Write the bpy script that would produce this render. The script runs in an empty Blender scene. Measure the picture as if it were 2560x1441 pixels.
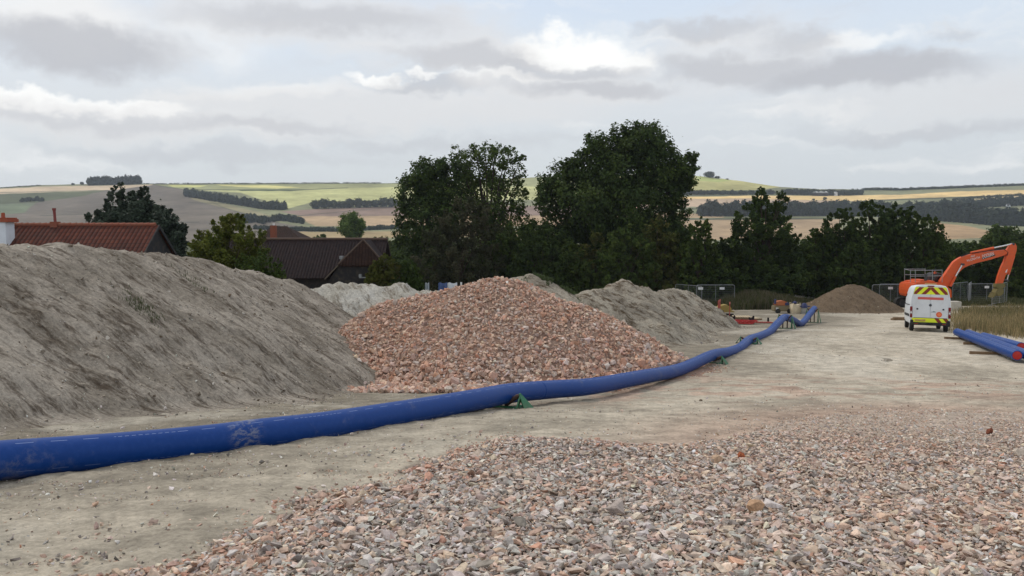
import bpy, bmesh, math, random
import numpy as np
from mathutils import Vector, Matrix
random.seed(7)
rng = np.random.default_rng(11)
SC = bpy.context.scene
COL = SC.collection
R = math.radians

# ------------------------------------------------------------------ camera, world, sun
F, CX, CY, HZ = 2100.0, 1280.0, 720.5, 560.0          # focal length and horizon in units of the 2560 px wide frame
CAMZ = 1.5
PITCH = math.atan((CY - HZ) / F)
cam = bpy.data.cameras.new("camera")
cam.sensor_width = 36.0
cam.lens = 36.0 * F / 2560.0
cam.clip_start = 0.1
cam.clip_end = 12000
camo = bpy.data.objects.new("camera", cam)
COL.objects.link(camo)
camo.location = (0, 0, CAMZ)
camo.rotation_euler = (R(90) - PITCH, 0, 0)
SC.camera = camo
SC.view_settings.view_transform = 'Standard'
SC.view_settings.look = 'None'
SC.view_settings.exposure = 0.0
SC.view_settings.gamma = 1.0
SC.cycles.use_denoising = True
SC.cycles.max_bounces = 6
SC.cycles.transparent_max_bounces = 8
SC.cycles.volume_bounces = 1


def nd(nt, t, ins=None, **pr):
    n = nt.nodes.new(t)
    for k, v in pr.items():
        setattr(n, k, v)
    for k, v in (ins or {}).items():
        s = n.inputs[k]
        if isinstance(v, bpy.types.NodeSocket):
            nt.links.new(v, s)
        else:
            s.default_value = v
    return n


def lin(c):
    c = c / 255.0
    return c / 12.92 if c <= 0.04045 else ((c + 0.055) / 1.055) ** 2.4


def S(r, g, b, k=1.0):
    return (lin(r) * k, lin(g) * k, lin(b) * k, 1.0)


def ray(px, py):
    a, b = (px - CX) / F, (CY - py) / F
    cp, sp = math.cos(PITCH), math.sin(PITCH)
    return a, cp + b * sp, b * cp - sp


def P(px, py, d):
    """point at forward distance d seen at that place of the frame"""
    x, y, z = ray(px, py)
    return Vector((x / y * d, d, CAMZ + z / y * d))


def mathn(nt, op, a, b=0.0, c=None, clamp=False):
    ins = {0: a, 1: b}
    if c is not None:
        ins[2] = c
    return nd(nt, 'ShaderNodeMath', ins, operation=op, use_clamp=clamp).outputs[0]


def mixc(nt, f, a, b, mode='MIX'):
    n = nd(nt, 'ShaderNodeMix', {0: f, 6: a, 7: b}, data_type='RGBA', blend_type=mode)
    return n.outputs[2]


def mrange(nt, v, a, b, c=0.0, d=1.0, smooth=True):
    n = nd(nt, 'ShaderNodeMapRange', {0: v, 1: a, 2: b, 3: c, 4: d}, interpolation_type='SMOOTHSTEP' if smooth else 'LINEAR')
    return n.outputs[0]


SUN_EL, SUN_AZ = R(48), R(-50)          # to the left and ahead of the camera, behind thin cloud
world = bpy.data.worlds.new("World")
SC.world = world
world.use_nodes = True
wt = world.node_tree
wt.nodes.clear()


def build_sky():
    nt = wt
    tc = nd(nt, 'ShaderNodeTexCoord').outputs['Generated']
    sky = nd(nt, 'ShaderNodeTexSky', sky_type='NISHITA', sun_disc=False, sun_elevation=SUN_EL, sun_rotation=SUN_AZ,
             air_density=1.0, dust_density=2.0)
    sep = nd(nt, 'ShaderNodeSeparateXYZ', {0: tc})
    az = mathn(nt, 'ARCTAN2', sep.outputs[0], sep.outputs[1])
    el = mathn(nt, 'ARCSINE', sep.outputs[2])
    n1 = nd(nt, 'ShaderNodeTexNoise', {'Vector': nd(nt, 'ShaderNodeMapping', {0: tc, 'Scale': (1, 1, 2.2)}).outputs[0], 'Scale': 7.0, 'Detail': 7.0, 'Roughness': 0.56}).outputs[1]
    n2 = nd(nt, 'ShaderNodeTexNoise', {'Vector': tc, 'Scale': 26.0, 'Detail': 6.0, 'Roughness': 0.6}).outputs[1]
    base = nd(nt, 'ShaderNodeCombineXYZ', {0: az, 1: el}).outputs[0]
    w1 = nd(nt, 'ShaderNodeVectorMath', {0: n1, 1: (-0.5, -0.5, -0.5)}, operation='ADD').outputs[0]
    w1 = nd(nt, 'ShaderNodeVectorMath', {0: w1, 1: (0.13, 0.07, 0)}, operation='MULTIPLY').outputs[0]
    w2 = nd(nt, 'ShaderNodeVectorMath', {0: n2, 1: (-0.5, -0.5, -0.5)}, operation='ADD').outputs[0]
    w2 = nd(nt, 'ShaderNodeVectorMath', {0: w2, 1: (0.05, 0.035, 0)}, operation='MULTIPLY').outputs[0]
    q = nd(nt, 'ShaderNodeVectorMath', {0: base, 1: w1}, operation='ADD').outputs[0]
    q = nd(nt, 'ShaderNodeVectorMath', {0: q, 1: w2}, operation='ADD').outputs[0]

    def blob(px, py, rx, ry, soft, gain):
        x, y, z = ray(px, py)
        l = math.sqrt(x * x + y * y + z * z)
        a0, e0 = math.atan2(x, y), math.asin(z / l)
        m = nd(nt, 'ShaderNodeVectorMath', {0: q, 1: (-a0, -e0, 0)}, operation='ADD').outputs[0]
        m = nd(nt, 'ShaderNodeVectorMath', {0: m, 1: (F / rx, F / ry, 0)}, operation='MULTIPLY').outputs[0]
        ln = nd(nt, 'ShaderNodeVectorMath', {0: m}, operation='LENGTH').outputs[1]
        return mrange(nt, ln, 1.0 + soft, 1.0 - soft, 0.0, gain)

    def union(bl):
        o = None
        for b in bl:
            v = blob(*b)
            o = v if o is None else mathn(nt, 'MAXIMUM', o, v)
        return o

    # veil of high thin cloud over the clear sky
    veil = nd(nt, 'ShaderNodeValToRGB', {0: mrange(nt, el, 0.0, 1.2, 0, 1, False)})
    cr = veil.color_ramp
    cr.elements[0].position = 0.0
    cr.elements[0].color = S(216, 222, 228)
    cr.elements[1].position = 1.0
    cr.elements[1].color = S(236, 242, 250, 1.15)
    for p, c in ((0.05, S(218, 224, 229)), (0.115, S(225, 230, 235)), (0.18, S(224, 235, 247)), (0.28, S(210, 226, 250)), (0.5, S(225, 232, 245))):
        e = cr.elements.new(p)
        e.color = c
    c = nd(nt, 'ShaderNodeVectorMath', {0: veil.outputs[0], 1: (10, 10, 10)}, operation='MULTIPLY').outputs[0]
    c = mixc(nt, 0.9, sky.outputs[0], c)
    # wispy streaks
    st = nd(nt, 'ShaderNodeTexNoise', {'Vector': nd(nt, 'ShaderNodeVectorMath', {0: q, 1: (2.2, 13.0, 1)}, operation='MULTIPLY').outputs[0],
                                       'Scale': 2.0, 'Detail': 7.0, 'Roughness': 0.55}).outputs[0]
    c = mixc(nt, mrange(nt, st, 0.50, 0.75, 0, 0.75), c, tuple(v * 10 for v in S(246, 247, 247)[:3]) + (1,))
    c = mixc(nt, mrange(nt, st, 0.46, 0.22, 0, 0.45), c, tuple(v * 10 for v in S(212, 215, 221)[:3]) + (1,))
    # rest of the dome outside the view
    gen = nd(nt, 'ShaderNodeTexNoise', {'Vector': tc, 'Scale': 2.6, 'Detail': 8.0, 'Roughness': 0.55}).outputs[0]
    hi = mathn(nt, 'MULTIPLY', mrange(nt, gen, 0.48, 0.62, 0, 0.8), mrange(nt, el, 0.22, 0.4))
    c = mixc(nt, hi, c, tuple(v * 10 for v in S(222, 222, 224)[:3]) + (1,))
    white = union([(130, 40, 170, 75, .5, .75), (90, 246, 120, 24, .35, .95), (250, 256, 150, 20, .35, .9), (390, 262, 70, 15, .35, .9), (480, 110, 120, 45, .6, .4),
                   (1430, 122, 150, 40, .38, .95), (1560, 142, 85, 34, .4, .9), (1500, 120, 90, 26, .45, .8), (930, 205, 75, 13, .35, .9), (1050, 190, 45, 10, .4, .8), (1290, 190, 90, 16, .4, .8),
                   (2130, 85, 110, 18, .6, .6), (1200, 205, 60, 22, .5, .7), (700, 225, 150, 18, .6, .5)])
    c = mixc(nt, white, c, tuple(v * 10 for v in S(254, 254, 252, 1.08)[:3]) + (1,))
    soft = union([(300, 300, 520, 42, .5, 0.61), (700, 262, 300, 44, .5, 0.57), (1000, 275, 500, 50, .5, 0.57), (1420, 225, 270, 55, .45, 0.66), (1700, 200, 300, 45, .6, 0.41), (2350, 245, 330, 55, .6, 0.41),
                  (740, 52, 390, 66, .4, 0.70), (1010, 100, 280, 70, .4, 0.66), (1180, 140, 200, 45, .4, 0.74), (200, 60, 240, 90, .5, 0.49), (1860, 120, 220, 80, .5, 0.57)])
    c = mixc(nt, soft, c, tuple(v * 10 for v in S(231, 230, 230)[:3]) + (1,))
    dark = union([(190, 118, 235, 50, .45, 0.83), (330, 145, 120, 25, .5, 0.58), (800, 62, 260, 32, .6, 0.58), (1170, 152, 190, 28, .5, 0.58), (1080, 218, 150, 22, .5, 0.58),
                  (1490, 226, 190, 24, .5, 0.67), (1320, 160, 120, 18, .5, 0.67), (1450, 175, 130, 20, .6, 0.58), (1850, 158, 180, 42, .4, 0.67), (2170, 176, 235, 46, .4, 0.87), (2260, 150, 100, 30, .5, 0.67),
                  (1790, 55, 115, 24, .5, 0.58), (1990, 78, 85, 28, .5, 0.53), (1640, 52, 50, 14, .6, 0.39), (2420, 60, 50, 18, .6, 0.39), (620, 318, 260, 16, .7, 0.48), (560, 385, 330, 18, .8, 0.44), (2330, 325, 230, 18, .7, 0.48),
                  (1050, 360, 330, 16, .8, 0.39), (250, 300, 260, 18, .7, 0.39)])
    c = mixc(nt, dark, c, tuple(v * 10 for v in S(192, 194, 200)[:3]) + (1,))
    bg = nd(nt, 'ShaderNodeBackground', {0: c, 1: 0.1})
    out = nd(nt, 'ShaderNodeOutputWorld')
    nt.links.new(bg.outputs[0], out.inputs[0])


build_sky()
sl = bpy.data.lights.new("sun", 'SUN')
sl.energy = 1.4
sl.angle = R(14)
sl.color = (1.0, 0.95, 0.87)
so = bpy.data.objects.new("sun", sl)
COL.objects.link(so)
sdir = Vector((math.sin(SUN_AZ) * math.cos(SUN_EL), math.cos(SUN_AZ) * math.cos(SUN_EL), math.sin(SUN_EL)))
so.rotation_euler = (-sdir).to_track_quat('-Z', 'Y').to_euler()
so.location = sdir * 100

# ------------------------------------------------------------------ helpers: noise, meshes, things


def _h(ix, iy, s):
    n = (ix.astype(np.int64) * 374761393 + iy.astype(np.int64) * 668265263 + s * 1274126177) & 0x7fffffff
    n = ((n ^ (n >> 13)) * 1274126177) & 0x7fffffff
    return ((n ^ (n >> 16)) & 0xffff) / 32767.5 - 1.0


def vn(x, y, s=0):
    x = np.asarray(x, float)
    y = np.asarray(y, float)
    ix, iy = np.floor(x), np.floor(y)
    fx, fy = x - ix, y - iy
    fx = fx * fx * fx * (fx * (fx * 6 - 15) + 10)
    fy = fy * fy * fy * (fy * (fy * 6 - 15) + 10)
    a, b = _h(ix, iy, s), _h(ix + 1, iy, s)
    c, d = _h(ix, iy + 1, s), _h(ix + 1, iy + 1, s)
    return (a + (b - a) * fx) * (1 - fy) + (c + (d - c) * fx) * fy


def fbm(x, y, s=0, o=4, g=0.5):
    t, a, f = 0.0, 1.0, 1.0
    for i in range(o):
        t = t + a * vn(x * f + 13.7 * i, y * f - 7.1 * i, s + i)
        a *= g
        f *= 2.03
    return t


def sstep(a, b, x):
    t = np.clip((x - a) / (b - a), 0, 1)
    return t * t * (3 - 2 * t)


def proj(x, y, z):
    cp, sp = math.cos(PITCH), math.sin(PITCH)
    dz = z - CAMZ
    dep = y * cp - dz * sp
    up = y * sp + dz * cp
    dep = np.where(dep < 0.3, 0.3, dep)
    return CX + F * x / dep, CY - F * up / dep


def mesh_np(name, V, Fc, col=None, smooth=False, uv=None):
    V = np.asarray(V, np.float32)
    Fc = np.asarray(Fc, np.int32)
    me = bpy.data.meshes.new(name)
    n, (m, k) = len(V), Fc.shape
    me.vertices.add(n)
    me.vertices.foreach_set('co', V.ravel())
    me.loops.add(m * k)
    me.loops.foreach_set('vertex_index', Fc.ravel())
    me.polygons.add(m)
    me.polygons.foreach_set('loop_start', np.arange(0, m * k, k, dtype=np.int32))
    me.polygons.foreach_set('use_smooth', np.full(m, bool(smooth)))
    me.update(calc_edges=True)
    if col is not None:
        ca = me.color_attributes.new('Col', 'FLOAT_COLOR', 'POINT')
        c4 = np.ones((n, 4), np.float32)
        c4[:, :3] = np.asarray(col)[:, :3]
        ca.data.foreach_set('color', c4.ravel())
    if uv is not None:
        ul = me.uv_layers.new(name='UVMap')
        ul.data.foreach_set('uv', np.asarray(uv, np.float32)[Fc.ravel()].ravel())
    return me


def tag(o, label=None, cat=None, group=None, kind=None):
    if label:
        o['label'] = label
    if cat:
        o['category'] = cat
    if group:
        o['group'] = group
    if kind:
        o['kind'] = kind
    return o


def link(name, me, mat=None, parent=None, loc=None):
    o = bpy.data.objects.new(name, me)
    COL.objects.link(o)
    if mat is not None:
        me.materials.append(mat)
    if parent is not None:
        o.parent = parent
    if loc is not None:
        o.location = loc
    return o


def empty(name, loc, rz=0.0, label=None, cat=None, group=None):
    o = bpy.data.objects.new(name, None)
    COL.objects.link(o)
    o.location = loc
    o.rotation_euler = (0, 0, rz)
    o.empty_display_size = 0.3
    return tag(o, label, cat, group)


def children(o):
    return [c for c in COL.objects if c.parent == o]


def dup(o, loc=None, rz=None, label=None, parent=None):
    ch = children(o)
    c = o.copy()
    COL.objects.link(c)
    if parent is not None:
        c.parent = parent
    if loc is not None:
        c.location = loc
    if rz is not None:
        c.rotation_euler = (0, 0, rz)
    if label:
        c['label'] = label
    for k in ch:
        dup(k, parent=c)
    return c


class MB:
    def __init__(s, off=(0, 0, 0)):
        s.v, s.f, s.off = [], [], Vector(off)

    def add(s, vs, fs):
        n = len(s.v)
        s.v += [Vector(p) for p in vs]
        s.f += [tuple(i + n for i in f) for f in fs]
        return s

    def box(s, x0, x1, y0, y1, z0, z1, bev=0.0, M=None):
        bm = bmesh.new()
        bmesh.ops.create_cube(bm, size=1.0)
        for v in bm.verts:
            v.co = Vector(((x0 + x1) / 2 + v.co.x * (x1 - x0), (y0 + y1) / 2 + v.co.y * (y1 - y0), (z0 + z1) / 2 + v.co.z * (z1 - z0)))
        if bev:
            bmesh.ops.bevel(bm, geom=list(bm.edges), offset=bev, segments=2, affect='EDGES')
        return s.bm(bm, M)

    def bm(s, bm, M=None):
        bm.verts.index_update()
        s.add([(M @ v.co if M else v.co.copy()) for v in bm.verts], [[v.index for v in f.verts] for f in bm.faces])
        bm.free()
        return s

    def prism(s, pts, vec, bev=0.0):
        """closed outline of 3D points pushed along vec"""
        bm = bmesh.new()
        vec = Vector(vec)
        a = [bm.verts.new(Vector(p)) for p in pts]
        b = [bm.verts.new(Vector(p) + vec) for p in pts]
        bm.faces.new(a)
        bm.faces.new(list(reversed(b)))
        for i in range(len(a)):
            j = (i + 1) % len(a)
            bm.faces.new((a[j], a[i], b[i], b[j]))
        bmesh.ops.recalc_face_normals(bm, faces=list(bm.faces))
        if bev:
            bmesh.ops.bevel(bm, geom=list(bm.edges), offset=bev, segments=2, affect='EDGES')
        return s.bm(bm)

    def tube(s, pts, r, seg=10, caps=True):
        pts = [Vector(p) for p in pts]
        rr = r if isinstance(r, (list, tuple)) else [r] * len(pts)
        n0 = len(s.v)
        up = None
        for i, p in enumerate(pts):
            t = (pts[min(i + 1, len(pts) - 1)] - pts[max(i - 1, 0)]).normalized()
            if up is None:
                up = t.orthogonal().normalized()
            up = (up - t * up.dot(t)).normalized()
            si = t.cross(up)
            for k in range(seg):
                a = 2 * math.pi * k / seg
                s.v.append(p + (up * math.cos(a) + si * math.sin(a)) * rr[i])
        for i in range(len(pts) - 1):
            for k in range(seg):
                a, b = n0 + i * seg + k, n0 + i * seg + (k + 1) % seg
                s.f.append((a, b, b + seg, a + seg))
        if caps:
            s.f.append(tuple(n0 + k for k in reversed(range(seg))))
            s.f.append(tuple(n0 + (len(pts) - 1) * seg + k for k in range(seg)))
        return s

    def build(s, name, mat, parent=None, smooth=False, loc=None):
        me = bpy.data.meshes.new(name)
        me.from_pydata([v - s.off for v in s.v], [], s.f)
        if smooth:
            me.shade_smooth()
            try:
                me.set_sharp_from_angle(angle=R(40))
            except Exception:
                pass
        me.update()
        return link(name, me, mat, parent, loc)


def mat_new(name):
    m = bpy.data.materials.new(name)
    m.use_nodes = True
    m.node_tree.nodes.clear()
    return m, m.node_tree


def finish(nt, color, rough=0.7, bump=None, bstr=0.3, bdist=0.02, metal=0.0, spec=0.3, **kw):
    ins = {'Base Color': color, 'Roughness': rough, 'Metallic': metal, 'Specular IOR Level': spec}
    if bump is not None:
        b = nd(nt, 'ShaderNodeBump', {'Height': bump, 'Strength': bstr, 'Distance': bdist})
        ins['Normal'] = b.outputs[0]
    ins.update(kw)
    p = nd(nt, 'ShaderNodeBsdfPrincipled', ins)
    o = nd(nt, 'ShaderNodeOutputMaterial')
    nt.links.new(p.outputs[0], o.inputs[0])
    return p


def paint(name, c, rough=0.45, metal=0.0, dirt=0.25, dcol=None, scale=3.0, spec=0.4):
    m, nt = mat_new(name)
    tc = nd(nt, 'ShaderNodeTexCoord').outputs['Object']
    n = nd(nt, 'ShaderNodeTexNoise', {'Vector': tc, 'Scale': scale, 'Detail': 6.0, 'Roughness': 0.65}).outputs[0]
    f = mrange(nt, n, 0.42, 0.78, 0.0, dirt)
    col = mixc(nt, f, c, dcol or S(120, 108, 92))
    rg = mrange(nt, n, 0.3, 0.7, rough - 0.07, rough + 0.15)
    finish(nt, col, rg, metal=metal, spec=spec)
    return m


def attr_mat(name, rough=0.85, var=0.25, scale=40.0, bstr=0.3, bdist=0.01, spec=0.2):
    """each piece's own colour comes from the mesh, speckled with noise"""
    m, nt = mat_new(name)
    at = nd(nt, 'ShaderNodeAttribute', attribute_name='Col').outputs[0]
    tc = nd(nt, 'ShaderNodeTexCoord').outputs['Object']
    n = nd(nt, 'ShaderNodeTexNoise', {'Vector': tc, 'Scale': scale, 'Detail': 4.0, 'Roughness': 0.7}).outputs[0]
    v = mrange(nt, n, 0.3, 0.7, 1 - var, 1 + var)
    vv = nd(nt, 'ShaderNodeCombineXYZ', {0: v, 1: v, 2: v}).outputs[0]
    col = nd(nt, 'ShaderNodeVectorMath', {0: at, 1: vv}, operation='MULTIPLY').outputs[0]
    finish(nt, col, rough, n, bstr, bdist, spec=spec)
    return m


# ------------------------------------------------------------------ terrain
_gd = [(-80, 1.6), (-20, 1.2), (-4, 0.45)]
for d_, py_ in ((3.0, None), (8.0, 1206), (10.3, 1127), (12.4, 1075), (15.0, 1032), (18.6, 1000), (22.7, 966), (27.2, 938), (31, 902), (36, 868), (44, 829), (51, 814), (58, 801), (66, 783), (75, 769), (90, 752)):
    _gd.append((d_, -0.34 if py_ is None else P(1280, py_, d_).z))
_gd += [(130, -11), (200, -15.5), (400, -18), (700, P(1280, 612, 700).z)]
_gx = np.array([a for a, b in _gd])
_gz = np.array([b for a, b in _gd])
_fx = np.concatenate([np.arange(-80, 100, 0.5), np.arange(100, 701, 10.0)])
_fz = np.interp(_fx, _gx, _gz)
_k = np.ones(9) / 9
_fs = np.convolve(np.pad(_fz[:360], 4, mode='edge'), _k, 'valid')
_fz[4:356] = _fs[4:356]


def G0(x, y):
    """smooth ground height"""
    return np.interp(y, _fx, _fz) + 0.10 * vn(np.asarray(x) * 0.11, np.asarray(y) * 0.09, 3)


def ground_hit(px, py, g=None):
    g = g or G0
    dx, dy, dz = ray(px, py)
    lo, hi = 0.5, 400.0
    t, prev = 1.0, 1.0
    while t < hi:
        if CAMZ + dz * t < float(g(dx * t, dy * t)):
            break
        prev = t
        t += 0.05 + t * 0.01
    for _ in range(20):
        mid = (prev + t) / 2
        if CAMZ + dz * mid < float(g(dx * mid, dy * mid)):
            t = mid
        else:
            prev = mid
    return np.array([dx * t, dy * t])


GPX = [(60, 1800), (300, 1470), (370, 1441), (480, 1372), (560, 1332), (690, 1290), (800, 1258), (950, 1222), (1000, 1186), (1150, 1122), (1270, 1096), (1450, 1104), (1600, 1120), (1760, 1108),
       (1900, 1072), (2050, 1042), (2300, 1022), (2560, 1036), (3100, 1060), (3500, 1130), (3650, 1800)]
GPOLY = np.array([ground_hit(*p) for p in GPX])


def sd_poly(x, y, poly):
    x = np.asarray(x, float)
    y = np.asarray(y, float)
    best = np.full(x.shape, 1e9)
    inside = np.zeros(x.shape, bool)
    n = len(poly)
    for i in range(n):
        x0, y0 = poly[i]
        x1, y1 = poly[(i + 1) % n]
        ex, ey = x1 - x0, y1 - y0
        t = np.clip(((x - x0) * ex + (y - y0) * ey) / (ex * ex + ey * ey + 1e-9), 0, 1)
        d = (x - x0 - t * ex) ** 2 + (y - y0 - t * ey) ** 2
        best = np.minimum(best, d)
        c = ((y0 > y) != (y1 > y)) & (x < (x1 - x0) * (y - y0) / (y1 - y0 + 1e-12) + x0)
        inside ^= c
    d = np.sqrt(best)
    return np.where(inside, d, -d)


def pad_mask(x, y):
    s = sd_poly(x, y, GPOLY)
    return s + 0.25 * fbm(np.asarray(x) * 1.3, np.asarray(y) * 1.3, 21, 3)


def G(x, y):
    x = np.asarray(x, float)
    y = np.asarray(y, float)
    z = G0(x, y)
    near = (y < 22) & (y > 0)
    pm = np.where(near, sd_poly(x, y, GPOLY), -9)
    left = sstep(6.0, 1.0, x)
    return z + (0.02 + 0.05 * left) * sstep(-0.1, 0.8, pm)


def ground_col(x, y):
    """what lies on the ground: colour only"""
    x = np.asarray(x, float)
    y = np.asarray(y, float)
    chalk = np.array(S(190, 178, 158)[:3])
    dull = np.array(S(138, 129, 113)[:3])
    pale = np.array(S(200, 191, 174)[:3])
    pink = np.array(S(182, 148, 128)[:3])
    grav = np.array(S(128, 110, 97)[:3])
    grass = np.array((0.07, 0.075, 0.03))
    n1 = fbm(x * 0.35, y * 0.35, 31, 5)
    n2 = fbm(x * 1.3 + 5, y * 1.3, 47, 4)
    line = 0.9 + 0.42 * y                       # the pipe runs about here: duller ground on its left
    lf = sstep(3.5, -2.5, x - (-4.3 + 0.55 * (y - 8)))
    c = chalk[None] * (1 - lf[:, None]) + dull[None] * lf[:, None]
    a = np.clip(0.45 * sstep(0.05, 0.8, n1), 0, 1)[:, None]
    c = c * (1 - a) + pale * a
    a = np.clip(0.5 * sstep(0.1, 0.9, -n1 + 0.3 * n2), 0, 1)[:, None]
    c = c * (1 - a) + dull * 0.85 * a
    pz = sstep(6, 0, np.abs(y - 21)) * sstep(-1, 3, x) * sstep(0.0, 0.6, n2 + 0.25)
    pz = np.maximum(pz * 0.6, 0.35 * sstep(5, 1.5, np.abs(x - 4.6) + np.abs(y - 24.5)) * sstep(-0.1, 0.4, n2))
    pz = np.maximum(pz, 0.6 * sstep(-3.0, 0.5, np.where(y < 20, sd_poly(x, y, GPOLY), -9)) * sstep(0.5, 2.5, x))
    c = c * (1 - pz[:, None]) + pink * pz[:, None]
    g = sstep(-0.15, 0.15, np.where(y < 20, pad_mask(x, y), -9))
    fr = (sstep(7.5, 12.0, y) * sstep(0.0, 3.5, x))[:, None]
    c = c * (1 - g[:, None]) + (grav * (1 - fr) + np.array(S(186, 169, 152)[:3]) * fr) * g[:, None]
    gg = np.maximum(sstep(80, 88, y + 2 * n1), 0)
    gg = np.maximum(gg, sstep(-14, -24, x) * sstep(25, 36, y))
    c = c * (1 - gg[:, None]) + grass * gg[:, None]
    return c


def build_ground():
    rows = np.concatenate([np.linspace(-60, 1, 20), np.geomspace(1.4, 95, 620), np.geomspace(96, 705, 60)])
    cols = np.linspace(-0.95, 0.95, 700)
    D, A = np.meshgrid(rows, cols, indexing='ij')
    W = np.sqrt(D * D + 49) * np.where(D > 0, 1, 1.0)
    X = A * W
    Z = G(X, D)
    near = sstep(60, 20, D) * (D > 0)
    micro = 0.022 * fbm(X * 2.2, D * 2.2, 5, 4) + 0.008 * vn(X * 11, D * 11, 9)
    # wheel ruts along the haul road
    rx = X - (2.0 + 0.42 * D)
    rut = -0.035 * np.exp(-((np.abs(rx) - 1.0) / 0.28) ** 2) * sstep(10, 16, D) * sstep(75, 55, D)
    Z = Z + near * micro + rut * (0.6 + 0.6 * vn(X * 0.7, D * 0.7, 77))
    V = np.stack([X.ravel(), D.ravel(), Z.ravel()], 1)
    n, m = D.shape
    i = np.arange(n * m).reshape(n, m)
    Fc = np.stack([i[:-1, :-1].ravel(), i[:-1, 1:].ravel(), i[1:, 1:].ravel(), i[1:, :-1].ravel()], 1)
    me = mesh_np('ground', V, Fc, ground_col(X.ravel(), D.ravel()), smooth=True)
    m_, nt = mat_new('chalk_ground')
    at = nd(nt, 'ShaderNodeAttribute', attribute_name='Col').outputs[0]
    tc = nd(nt, 'ShaderNodeTexCoord').outputs['Object']
    n1 = nd(nt, 'ShaderNodeTexNoise', {'Vector': tc, 'Scale': 2.2, 'Detail': 9.0, 'Roughness': 0.68}).outputs[0]
    n2 = nd(nt, 'ShaderNodeTexNoise', {'Vector': tc, 'Scale': 18.0, 'Detail': 8.0, 'Roughness': 0.78}).outputs[0]
    vo = nd(nt, 'ShaderNodeTexVoronoi', {'Vector': tc, 'Scale': 26.0, 'Randomness': 1.0}).outputs[0]
    v = mathn(nt, 'MULTIPLY', mrange(nt, n1, 0.3, 0.7, 0.70, 1.20), mrange(nt, n2, 0.28, 0.72, 0.70, 1.24))
    vv = nd(nt, 'ShaderNodeCombineXYZ', {0: v, 1: v, 2: v}).outputs[0]
    col = nd(nt, 'ShaderNodeVectorMath', {0: at, 1: vv}, operation='MULTIPLY').outputs[0]
    chips = mathn(nt, 'MULTIPLY', mrange(nt, vo, 0.16, 0.08), mrange(nt, n1, 0.5, 0.62))
    col = mixc(nt, mathn(nt, 'MULTIPLY', chips, 0.5), col, S(214, 208, 196))
    crumbs = mathn(nt, 'MULTIPLY', mrange(nt, n2, 0.36, 0.27), 0.55)
    col = mixc(nt, crumbs, col, S(98, 86, 70))
    hgt = mathn(nt, 'ADD', mathn(nt, 'MULTIPLY', n2, 0.5), n1)
    finish(nt, col, 0.95, hgt, 0.85, 0.06, spec=0.1)
    tag(link('ground', me, m_), kind='structure')


build_ground()

# far hills: fields drawn on real terrain
SKYL = [(-900, 478), (-300, 474), (0, 469), (90, 463), (200, 461), (380, 460), (600, 459), (1000, 458), (1250, 448), (1500, 436), (1700, 437), (1760, 442), (1850, 453), (1950, 468), (2050, 473), (2250, 475), (2400, 469), (2560, 463), (3400, 458)]


def skyl(u):
    return np.interp(u, [a for a, b in SKYL], [b for a, b in SKYL])


def hill_d(u, y):
    t = np.clip((612 - y) / (612 - skyl(u)), 0, 1)
    return 700 + 1000 * t


def HP(u, y):
    return P(u, y, float(hill_d(u, y)))


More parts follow.
